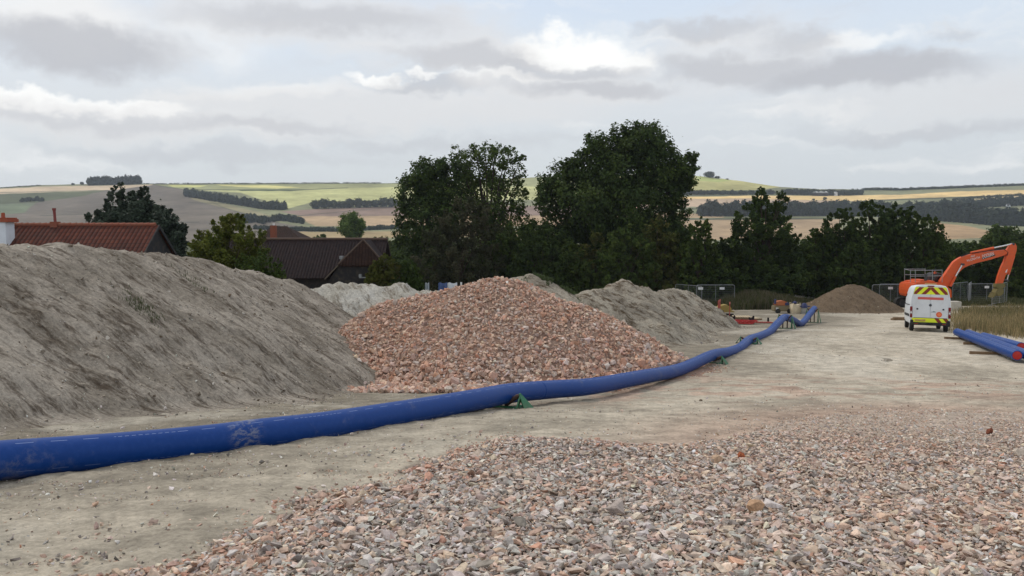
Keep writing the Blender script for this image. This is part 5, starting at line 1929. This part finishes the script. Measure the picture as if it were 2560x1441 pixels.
def far_woods():
    wood('wood', 'dark flat-topped wood crowning the hill at the left skyline', [(222, 464), (290, 462), (356, 461)], 21, 7, 3)
    wood('wood', 'long dark belt of trees slanting down across the pale pasture', [(468, 492), (540, 504), (600, 514), (660, 524), (718, 526)], 21, 8, 3)
    wood('wood', 'dark scrub below the slanting tree belt, left of the pale house', [(600, 560), (640, 556), (662, 562)], 22, 9, 2)
    wood('wood', 'dark scrub around the small pale house in the valley', [(676, 556), (700, 552), (745, 558), (765, 562)], 18, 8, 2)
    wood('hedge', 'dark hedge along the valley bottom beyond the barn', [(640, 574), (740, 578), (850, 580), (1000, 572)], 11, 7, 2, 'hedge')
    wood('wood', 'scrub patch on the green slope at the far left', [(55, 506), (80, 503), (112, 504)], 11, 7, 2)
    wood('wood', 'main dark belt of trees across the valley on the right', [(1756, 541), (1830, 541), (1900, 540), (2000, 540), (2090, 540), (2200, 542), (2300, 546), (2400, 550)], 36, 13, 4)
    wood('wood', 'dark wood with scattered houses at the right edge', [(2340, 552), (2420, 558), (2480, 564), (2570, 566), (2680, 560)], 44, 13, 4)
    wood('wood', 'tree belt rising to the right edge above the houses', [(2300, 528), (2400, 524), (2480, 518), (2560, 514), (2700, 506)], 24, 10, 3)
    wood('hedge', 'thin hedge line across the golden stubble at the right', [(2390, 500), (2450, 495), (2560, 489)], 7, 8, 1, 'hedge')
    wood('wood', 'grey-green wood on the skyline around the far farm buildings', [(1955, 487), (2010, 488), (2100, 490), (2160, 487)], 14, 8, 3)
    wood('wood', 'thin line of woodland along the right skyline', [(2160, 476), (2250, 476), (2330, 473), (2420, 470), (2560, 464), (2700, 464)], 6, 6, 2)
    wood('hedge', 'hedge and scrub at the foot of the smooth hill on the right', [(1520, 488), (1760, 487), (1850, 487), (1940, 486)], 11, 8, 2, 'hedge')
    wood('hedge', 'dotted bushes along the skyline above the pale pasture', [(370, 461), (520, 460), (640, 460), (760, 459), (960, 458)], 3.2, 14, 1, 'hedge')
    wood('hedge', 'short hedge at the left skyline', [(-60, 473), (0, 471), (60, 467), (105, 464)], 2.5, 7, 1, 'hedge')
    # separate far trees: one crown mesh, copied
    p = HP(900, 522)
    v, f, c = far_crown(15, 13, 520, 1.0, 1.15)
    me = mesh_np('crown', v, f, c)
    tr = MB()
    tr.tube([(0, 0, -.5), (0, 0, 5)], [.5, .3], 6)
    row = [(790, 'first tree at the left end of the field row on the pasture edge'), (812, 'second tree from the left in the field row'), (833, 'third tree from the left in the field row'), (854, 'fourth tree from the left in the field row'), (875, 'fifth tree from the left in the field row'),
           (896, 'sixth tree from the left in the field row'), (917, 'seventh tree from the left in the field row'), (938, 'eighth tree from the left in the field row'), (959, 'ninth tree from the left in the field row'), (980, 'last tree of the field row, touching the dark rounded tree')]
    proto = None
    for i, (px, lab) in enumerate(row):
        q = HP(px, 522 - (i * .5))
        if proto is None:
            proto = empty('field_tree', q, 0, lab, 'tree', 'row of trees on the pasture edge')
            link('crown', me, LEAF, proto)
            tr.build('trunk', BARK, proto)
            e = proto
        else:
            e = dup(proto, q, i * 1.3, lab)
        e.scale = (1.15 + .2 * math.sin(i * 2.3), 1.1, 1.0 + .18 * math.sin(i * 1.7))
    for px, py, hpx, wpx, lab in ((1774, 443, 15, 26, 'domed clump of trees on top of the smooth hill right of the tallest tree'), (1793, 444, 6, 14, 'low bush beside the domed clump on the smooth hill'), (182, 463, 5, 8, 'small lone bush on the left skyline'), (205, 462, 7, 9, 'lone tree on the left skyline beside the flat-topped wood'),
                                  (470, 461, 4, 4, 'tiny lone tree on the skyline above the slanting belt'), (1818, 448, 3, 8, 'tiny bush on the slope of the smooth hill'), (2062, 500, 7, 10, 'small tree on the golden stubble edge'), (660, 557, 18, 26, 'rounded dark tree left of the valley scrub'), (2085, 520, 12, 16, 'rounded tree rising above the main valley belt')):
        q = HP(px, max(py, float(skyl(px)) + .5))
        e = dup(proto, q, px * .1, lab)
        e['group'] = 'lone far trees'
        e.scale = (wpx * q.y / F / 15,) * 2 + (hpx * q.y / F / 13,)
        e.name = 'far_tree'


far_woods()


def blades(pos, h, lean, col, w):
    n = len(pos)
    a = rng.uniform(0, 2 * np.pi, n)
    d = np.c_[np.cos(a), np.sin(a), np.zeros(n)]
    s = np.c_[-np.sin(a), np.cos(a), np.zeros(n)]
    h, w = h[:, None], w[:, None]
    up = np.array([0, 0, 1.0])
    p1 = pos + up * h * .6 + d * h * lean[:, None] * .35
    p2 = pos + up * h + d * h * lean[:, None]
    v = np.stack([pos - s * w, pos + s * w, p1 + s * w * .7, p1 - s * w * .7, p2 + s * w * .15, p2 - s * w * .15], 1).reshape(-1, 3)
    i = np.arange(n)[:, None] * 6
    f = np.concatenate([i + np.array([[0, 1, 2, 3]]), i + np.array([[3, 2, 4, 5]])])
    return v, f, np.repeat(col, 6, 0)


def grass():
    # dry grass bank right of the van
    poly = np.array([ground_hit(*q) for q in ((2385, 836), (2420, 826), (2470, 838), (2560, 850), (2800, 880), (2900, 790), (2560, 772), (2400, 775), (2378, 800))])
    N = 90000
    lo, hi = poly.min(0), poly.max(0)
    p = lo + (hi - lo) * rng.random((N, 2))
    s = sd_poly(p[:, 0], p[:, 1], poly)
    p = p[(s > -.3) & (rng.random(N) < .15 + sstep(-.3, 1.2, s))]
    n = len(p)
    q = fbm(p[:, 0] * .5, p[:, 1] * .5, 200, 4)
    h = .42 * (1 + .5 * q) * rng.uniform(.5, 1.3, n) * (1 - .4 * sstep(44, 38, p[:, 1]))
    base = np.where((rng.random(n) < .5 + .4 * q)[:, None], np.array([[.34, .26, .13]]), np.array([[.22, .17, .085]]))
    base = np.where((rng.random(n) < .22 + .3 * sstep(58, 66, p[:, 1]))[:, None], np.array([[.12, .12, .05]]), base)
    col = base * rng.normal(1, .16, (n, 1))
    v, f, c = blades(np.c_[p, G(p[:, 0], p[:, 1])], np.maximum(h, .1), rng.uniform(0, .45, n), np.clip(col, .01, .6), np.full(n, .012))
    tag(link('dry_grass', mesh_np('dry_grass', v, f, c), LEAF), 'bank of dry straw-coloured grass right of the van', 'grass', kind='stuff')
    # tall weeds behind the clutter
    poly = np.array([[P(1838, 770, 71).x, 71], [P(2050, 770, 74).x, 74], [P(2110, 770, 78).x, 79], [P(2050, 770, 84).x, 84], [P(1700, 770, 84).x, 84], [P(1690, 770, 77).x, 77]])
    N = 52000
    lo, hi = poly.min(0), poly.max(0)
    p = lo + (hi - lo) * rng.random((N, 2))
    s = sd_poly(p[:, 0], p[:, 1], poly)
    p = p[(s > -.3) & (rng.random(N) < .2 + sstep(-.3, 1.0, s))]
    n = len(p)
    q = fbm(p[:, 0] * .35, p[:, 1] * .35, 210, 4)
    hump = np.exp(-((p[:, 0] - P(1905, 770, 76).x) / 3.0) ** 2)
    h = (.5 + .7 * hump + .25 * q) * rng.uniform(.5, 1.15, n)
    base = np.where((rng.random(n) < .4 + .3 * q)[:, None], np.array([[.085, .085, .032]]), np.array([[.05, .062, .022]]))
    base = np.where((rng.random(n) < .18 + .25 * hump)[:, None], np.array([[.13, .105, .07]]), base)
    v, f, c = blades(np.c_[p, G(p[:, 0], p[:, 1])], np.maximum(h, .15), rng.uniform(0, .35, n), np.clip(base * rng.normal(1, .15, (n, 1)), .01, .5), np.full(n, .025))
    tag(link('weeds', mesh_np('weeds', v, f, c), LEAF), 'tall dark weeds and rough grass behind the generator', 'weeds', kind='stuff')
    # rough grass in front of the excavator and under the thicket
    N = 30000
    x0, x1 = P(2150, 770, 80).x, P(2800, 770, 80).x
    p = np.c_[rng.uniform(x0, x1, N), rng.uniform(76.5, 90, N)]
    h = .5 * (1 + .4 * fbm(p[:, 0] * .5, p[:, 1] * .5, 220, 3)) * rng.uniform(.4, 1.2, N)
    base = np.where((rng.random(N) < .5)[:, None], np.array([[.06, .07, .026]]), np.array([[.10, .10, .045]]))
    v, f, c = blades(np.c_[p, G(p[:, 0], p[:, 1])], h, rng.uniform(0, .4, N), base * rng.normal(1, .15, (N, 1)), np.full(N, .025))
    tag(link('rough_grass', mesh_np('rough_grass', v, f, c), LEAF), 'rough green grass along the fence behind the excavator', 'grass', kind='stuff')
    # a few green tufts that took root on the heaps
    for px, py, d, H, nb, hh, lab in ((352, 772, 19.6, H_bank, 200, .13, 'small green weed tuft growing on the slope of the long bank'), (488, 712, 23.0, H_bank, 70, .12, 'tiny weed tuft high on the long bank')):
        dx, dy, dz = ray(px, py)
        t = 5.0
        while t < 60 and CAMZ + dz * t > float(H(np.array(dx * t), np.array(dy * t))):
            t += .05
        c0 = np.array([dx * t, dy * t])
        p = c0 + rng.normal(0, 1, (nb, 2)) @ np.array([[.26, -.16], [.10, .14]])
        z = H(p[:, 0], p[:, 1])
        col = np.array([[.07, .085, .035]]) * rng.normal(1, .2, (nb, 1))
        v, f, c = blades(np.c_[p, z], hh * rng.uniform(.3, 1, nb), rng.uniform(.2, .9, nb), np.clip(col, .01, .3), np.full(nb, .008))
        tag(link('weed_tuft', mesh_np('weed_tuft', v, f, c), LEAF), lab, 'weed')
    # green cover on the weedy mound
    n = 3500
    a = P(1330, 695, 37)
    b = P(1450, 742, 38.5)
    t = rng.random(n)
    p = np.c_[a.x + (b.x - a.x) * t + rng.normal(0, .25, n), a.y + (b.y - a.y) * t + rng.normal(0, .5, n) - .3]
    z = H_weedy(p[:, 0], p[:, 1])
    k = fbm(p[:, 0] * 2, p[:, 1] * 2, 230, 3) > -.05
    p, z = p[k], z[k]
    n = len(p)
    v, f, c = blades(np.c_[p, z], rng.uniform(.05, .2, n), rng.uniform(.2, .9, n), np.array([[.075, .10, .04]]) * rng.normal(1, .2, (n, 1)), np.full(n, .016))
    tag(link('mound_weeds', mesh_np('mound_weeds', v, f, c), LEAF), 'low green weeds on the shoulder of the mound behind the pink stone heap', 'weeds', kind='stuff')


grass()

# ------------------------------------------------------------------ buildings


def tile_mat(name, c1, c2, c3, sx, sz):
    m, nt = mat_new(name)
    uv = nd(nt, 'ShaderNodeUVMap', uv_map='UVMap').outputs[0]
    sp = nd(nt, 'ShaderNodeSeparateXYZ', {0: uv})
    a = mathn(nt, 'FRACT', mathn(nt, 'MULTIPLY', sp.outputs[0], 1 / sx))
    b = mathn(nt, 'FRACT', mathn(nt, 'MULTIPLY', sp.outputs[1], 1 / sz))
    roll = mathn(nt, 'SINE', mathn(nt, 'MULTIPLY', a, math.pi))
    ci = nd(nt, 'ShaderNodeCombineXYZ', {0: mathn(nt, 'FLOOR', mathn(nt, 'MULTIPLY', sp.outputs[0], 1 / sx)), 1: mathn(nt, 'FLOOR', mathn(nt, 'MULTIPLY', sp.outputs[1], 1 / sz))}).outputs[0]
    wn = nd(nt, 'ShaderNodeTexWhiteNoise', {0: ci}, noise_dimensions='3D').outputs[0]
    n = nd(nt, 'ShaderNodeTexNoise', {'Vector': uv, 'Scale': .8, 'Detail': 5.0, 'Roughness': .6}).outputs[0]
    col = mixc(nt, wn, c1, c2)
    col = mixc(nt, mrange(nt, n, .42, .72, 0, .6), col, c3)
    gap = mathn(nt, 'MAXIMUM', mrange(nt, roll, .6, .15), mrange(nt, b, .22, .05))
    col = mixc(nt, mathn(nt, 'MULTIPLY', gap, .75), col, S(40, 26, 22))
    hgt = mathn(nt, 'ADD', roll, b)
    finish(nt, col, .85, hgt, .8, .05, spec=.15)
    return m


def slope_obj(name, quad, thick, mat, parent, off):
    """roof slope: quad given as eave-left, eave-right, ridge-right, ridge-left; uv in metres"""
    q = [Vector(p) for p in quad]
    ex = (q[1] - q[0]).normalized()
    nrm = (q[1] - q[0]).cross(q[3] - q[0]).normalized()
    ey = nrm.cross(ex)
    vs = [p - off for p in q] + [p - off - nrm * thick for p in q]
    fs = [(0, 1, 2, 3), (7, 6, 5, 4), (0, 4, 5, 1), (1, 5, 6, 2), (2, 6, 7, 3), (3, 7, 4, 0)]
    me = bpy.data.meshes.new(name)
    me.from_pydata(vs, [], fs)
    ul = me.uv_layers.new(name='UVMap')
    for lp in me.loops:
        v = Vector(vs[lp.vertex_index]) + off - q[0]
        ul.data[lp.index].uv = (v.dot(ex), v.dot(ey))
    return link(name, me, mat, parent)


def buildings():
    RED = tile_mat('red_pantiles', S(80, 42, 33), S(100, 54, 40), S(66, 48, 42), .24, .33)
    BRN = tile_mat('brown_tiles', S(38, 31, 32), S(52, 41, 40), S(34, 31, 34), .18, .17)
    BRN2 = tile_mat('russet_tiles', S(56, 42, 37), S(68, 50, 42), S(46, 38, 35), .18, .17)
    BOARD = paint('black_boarding', S(32, 31, 33), .8, dirt=.3)
    BRICK = paint('red_brick', S(132, 74, 54), .9, dirt=.4, scale=5)
    BARGE = paint('barge_board', S(92, 82, 70), .8, dirt=.3)
    RENDER = paint('white_render', S(214, 218, 222), .8, dirt=.15)
    POT = paint('clay_pot', S(150, 72, 46), .8, dirt=.3)
    # red tiled house ------------------------------------------------
    d = 46.0
    rl, rr = P(-260, 566, d), P(397, 563.5, d)
    rl.z = rr.z
    run, drop = 3.2, 2.35
    g = float(G(rr.x, d)) - .3
    e = empty('red_roofed_house', ((rl.x + rr.x) / 2, d, g), 0, 'house with a long red pantile roof behind the left bank', 'house')
    off = Vector(e.location)
    f = Vector((0, -run, -drop))
    b = Vector((0, run, -drop))
    slope_obj('roof', [rl + f, rr + f, rr, rl], .08, RED, e, off)
    slope_obj('roof', [rr + b, rl + b, rl, rr], .08, RED, e, off)
    rg = MB(off)
    n = int((rr.x - rl.x) / .33)
    for k in range(n):
        x = rl.x + .33 * k
        rg.tube([(x, d, rr.z + .02), (x + .32, d, rr.z + .035)], [.10, .115], 10)
    rg.build('ridge_tiles', RED_PLAIN(), e, True)
    w = MB(off)
    zt = rr.z - drop - .05
    w.box(rl.x + .1, rr.x - .12, d - run + .25, d + run - .25, g - .3, zt)
    w.prism([(rr.x - .12, d - run + .25, zt), (rr.x - .12, d + run - .25, zt), (rr.x - .12, d, rr.z - .12)], (-.2, 0, 0))
    w.build('wall', BOARD, e)
    bg = MB(off)
    for s in (f, b):
        bg.prism([rr + Vector((0, 0, .03)), rr + s + Vector((0, 0, .03)), rr + s + Vector((0, 0, -.17)), rr + Vector((0, 0, -.17))], (.05, 0, 0))
    bg.build('barge_board', BOARD, e)
    ch = MB(off)
    c = P(4, 563, 44.6)
    zt = P(0, 556, 44.6).z
    ch.box(c.x - .45, P(22, 560, 44.6).x, 44.3, 45.1, c.z - 1.2, zt, .01)
    chim = ch.build('chimney', RENDER, e)
    cc = MB(off)
    x1 = P(31, 560, 44.6).x
    cc.box(c.x - .55, x1, 44.2, 45.2, zt, zt + .17, .01).box(c.x - .5, x1 - .05, 44.25, 45.15, zt + .172, zt + .24, .01)
    cc.build('chimney_cap', POT, chim)
    cp = MB(off)
    q = P(8, 545, 44.7)
    cp.tube([(q.x, 44.7, zt + .24), (q.x, 44.7, zt + .5)], [.10, .085], 14)
    cp.build('chimney_pot', POT, chim, True)
    q = P(137, 563, 46)
    zt, zb = P(135, 521, 46).z, q.z
    st = MB(off)
    st.box(q.x - .2, q.x + .2, 45.85, 46.25, zb - .3, zb + .18, .01)
    stk = st.build('flue_stack', BRICK, e)
    fl = MB(off)
    xo = P(134, 525, 46).x
    fl.tube([(q.x, 46.05, zb + .18), ((q.x + xo) / 2, 46.05, (zb + zt) / 2 + .1), (xo, 46.05, zt - .1)], .075, 12)
    fl.tube([(xo, 46.05, zt - .12), (xo, 46.05, zt)], .10, 12)
    fl.build('flue_pipe', paint('flue_red', S(122, 50, 46), .6, dirt=.3), stk, True)
    # dark barn ------------------------------------------------------
    A, B = P(520, 601, 51.0), P(903, 600, 51.0)
    A.z = B.z
    dv = Vector((0, -1, 0))
    half = 2.9
    drop = B.z - P(760, 696, 51 - half).z
    kz = drop / half
    g = float(G(B.x, 50)) - .6
    e = empty('dark_barn', ((A.x + B.x) / 2, 51, g), 0, 'dark boarded barn with a brown tiled roof and a half-hipped gable facing the heaps', 'barn')
    off = Vector(e.location)
    Rr = B + Vector((1.6, 0, 0))
    dn = Vector((0, 0, -drop))
    slope_obj('roof', [A + dv * half + dn, Rr + dv * half + dn, Rr, A], .1, BRN, e, off)
    slope_obj('roof', [Rr - dv * half + dn, A - dv * half + dn, A, Rr], .1, BRN, e, off)
    # wing towards the road
    reach = half + .35
    hw = P(903, 600, 51 - reach).x - P(812, 697, 51 - reach).x
    wx = P(903, 600, 51 - reach).x
    W0, top = Vector((wx, 51.0, B.z + .03)), Vector((wx, 51 - reach + .65, B.z + .03))
    wk = drop / hw
    hy = 1.36
    hl_, hr_ = Vector((wx - hy / wk, 51 - reach, B.z - hy)), Vector((wx + hy / wk, 51 - reach, B.z - hy))
    el, er = Vector((wx - hw, 51 - reach, B.z - drop)), Vector((wx + hw, 51 - reach, B.z - drop))
    bl_, br = Vector((wx - hw, 51.0, B.z - drop)), Vector((wx + hw, 51.0, B.z - drop))
    for nm, pg in (('wing_roof', [W0, bl_, el, hl_, top]), ('wing_roof', [top, hr_, er, br, W0]), ('hip', [top, hl_, hr_])):
        m = MB(off)
        m.prism(pg, (0, 0, -.09))
        o = m.build(nm, BRN2 if nm == 'hip' else BRN, e)
        ul = o.data.uv_layers.new(name='UVMap')
        for lp in o.data.loops:
            v = o.data.vertices[lp.vertex_index].co
            ul.data[lp.index].uv = ((v.x, (v.z) * 1.4) if nm == 'hip' else (v.y, v.z * 1.4))
    rt = MB(off)
    rt.tube([A + Vector((0, 0, .04)), Rr + Vector((0, 0, .04))], .09, 10)
    rt.build('ridge_tiles', paint('ridge_brown', S(84, 66, 56), .85, dirt=.3), e, True)
    for q in (hl_, hr_):
        m = MB(off)
        m.tube([top + Vector((0, 0, .03)), q + Vector((0, 0, .03))], .05, 8)
        m.build('hip_tiles', paint('hip_tile', S(76, 60, 50), .85, dirt=.3), e, True)
    w = MB(off)
    w.box(A.x, Rr.x - .15, 51 - half + .3, 51 + half - .3, g - .5, B.z - drop - .06)
    zt = B.z - drop
    w.prism([(wx - hw + .2, 51 - reach + .12, zt - .12), (wx - hy / wk - .02, 51 - reach + .12, B.z - hy - .10), (wx + hy / wk + .02, 51 - reach + .12, B.z - hy - .10), (wx + hw - .2, 51 - reach + .12, zt - .12),
             (wx + hw - .2, 51 - reach + .12, g - .5), (wx - hw + .2, 51 - reach + .12, g - .5)], (0, 2.0, 0))
    w.build('wall', BOARD, e)
    for a, b_ in ((hl_, el), (hr_, er)):
        bb = MB(off)
        bb.prism([a + Vector((0, -.01, .02)), b_ + Vector((0, -.01, .02)), b_ + Vector((0, -.01, -.08)), a + Vector((0, -.01, -.08))], (0, -.05, 0))
        bb.build('barge_board', BARGE, e)
    q = P(850, 652, 51 - reach - .02)
    vt = MB(off)
    vt.tube([(q.x, q.y + .5, q.z - .3), (q.x, q.y + .5, q.z + .10)], .08, 12).tube([(q.x, q.y + .5, q.z + .08), (q.x, q.y + .5, q.z + .24)], .14, 12)
    vt.build('roof_vent', MAT_STEEL, e, True)
    q = P(900, 692, 51 - reach)
    lt = MB(off)
    lt.box(q.x - .06, q.x + .10, q.y - .1, q.y + .13, q.z - .04, q.z + .14, .02).box(q.x - .03, q.x + .4, q.y - .1, q.y + .1, q.z - .08, q.z - .03)
    lt.build('wall_light', MAT_STEEL, e)
    # house with the brick chimney behind the barn -----------------------
    d = 78
    g = float(G(-22, d))
    t0, t1 = P(678, 566, d), P(716, 566, d)
    e = empty('brick_chimney_house', ((t0.x + t1.x) / 2, d, g), 0, 'house with a hipped brown roof and red brick chimney behind the barn', 'house')
    off = Vector(e.location)
    R0, R1 = Vector((t0.x, d, t0.z)), Vector((t1.x, d, t0.z))
    E0, E1 = P(644, 606, d - 2.5), P(752, 606, d - 2.5)
    ez = E0.z
    fl_, fr = Vector((E0.x - .3, d - 2.6, ez)), Vector((E1.x + .4, d - 2.6, ez))
    bl_, br = Vector((E0.x - .3, d + 2.6, ez)), Vector((E1.x + .4, d + 2.6, ez))
    slope_obj('roof', [fl_, fr, R1, R0], .1, BRN2, e, off)
    slope_obj('roof', [fr, br, R1 + Vector((.001, .05, 0)), R1], .1, BRN2, e, off)
    slope_obj('roof', [br, bl_, R0, R1], .1, BRN2, e, off)
    slope_obj('roof', [bl_, fl_, R0, R0 + Vector((-.001, .05, 0))], .1, BRN2, e, off)
    w = MB(off)
    w.box(fl_.x + .3, fr.x - .3, d - 2.3, d + 2.3, g - .3, ez - .05)
    w.build('wall', BRICK, e)
    c = P(684, 600, d - 2.2)
    m = MB(off)
    m.box(c.x - .22, c.x + .24, d - 2.5, d - 1.9, c.z - .8, P(684, 564, d - 2.2).z, .01)
    chim = m.build('chimney', BRICK, e)
    m = MB(off)
    zt = P(684, 564, d - 2.2).z
    m.tube([(c.x + .05, d - 2.2, zt), (c.x + .05, d - 2.2, zt + .22)], .09, 10)
    m.build('chimney_pot', MAT_WHITE, chim, True)

    # small far buildings -------------------------------------------------
    def cottage(u, y, wpx, hpx, roof, wall, label, cat='house', rot=0.0, gable=False, name='cottage'):
        q = HP(u, y)
        k = q.y / F
        W, Hh = wpx * k, hpx * k
        e = empty(name, q, rot, label, cat)
        D = W * .6
        m = MB()
        m.box(-W / 2, W / 2, -D / 2, D / 2, -1, Hh * .6)
        m.prism([(-W / 2 + .02, -D / 2, Hh * .6), (-W / 2 + .02, D / 2, Hh * .6), (-W / 2 + .02, 0, Hh * .97)], (W - .04, 0, 0))
        m.build('wall', wall, e)
        for s in (-1, 1):
            slope_obj('roof', [Vector((-s * (W / 2 + .3), -s * -(-(D / 2 + .3)) if False else s * -(D / 2 + .3), Hh * .57)), Vector((s * (W / 2 + .3), s * -(D / 2 + .3), Hh * .57)), Vector((s * (W / 2 + .3), 0, Hh)), Vector((-s * (W / 2 + .3), 0, Hh))], .15, roof, e, Vector((0, 0, 0)))
        m = MB()
        for x in (-.28, .05, .3):
            m.box(W * x - .06 * W, W * x + .06 * W, -D / 2 - .06, -D / 2 + .02, Hh * .22, Hh * .45)
            break
        m.build('window', BOARD, e)
        return e
    pale = paint('pale_sheeting', S(196, 196, 192), .6, dirt=.2)
    slate = paint('slate', S(96, 96, 100), .7, dirt=.3)
    cottage(751, 556, 13, 9, slate, RENDER, 'small white house among the valley scrub beyond the barn', rot=.4)
    cottage(826, 573, 6, 6, slate, RENDER, 'tiny white cottage by the valley hedge left of the lone round tree')
    cottage(2047, 489, 38, 10, pale, BOARD, 'long farm shed with a pale roof on the right skyline', 'farm shed', name='farm_shed')
    cottage(2089, 490, 8, 10, pale, RENDER, 'narrow pale farm building right of the long farm shed', 'farm building', name='farm_building')
    cottage(2407, 530, 30, 10, pale, BOARD, 'low shed with a pale roof in the wood at the right', 'shed', rot=.2, name='shed')
    cottage(2336, 536, 12, 11, slate, RENDER, 'small white house at the left edge of the right-hand wood', rot=-.5)
    cottage(2520, 519, 9, 9, slate, RENDER, 'small white house high in the wood at the right', rot=.3)
    cottage(2452, 517, 8, 6, slate, RENDER, 'tiny white house between the trees near the right edge', rot=.1)


def RED_PLAIN():
    return paint('ridge_red', S(134, 76, 56), .85, dirt=.4)


buildings()

# ------------------------------------------------------------------ the air


def haze():
    m, nt = mat_new('haze_air')
    v = nd(nt, 'ShaderNodeVolumePrincipled', {'Color': (.80, .88, 1.0, 1), 'Density': HAZE, 'Anisotropy': .2})
    o = nd(nt, 'ShaderNodeOutputMaterial')
    nt.links.new(v.outputs[0], o.inputs[1])
    b = MB()
    b.box(-2200, 2200, -90, 2550, -90, 125)
    tag(b.build('haze', m), kind='stuff')


HAZE = 0.0001
haze()
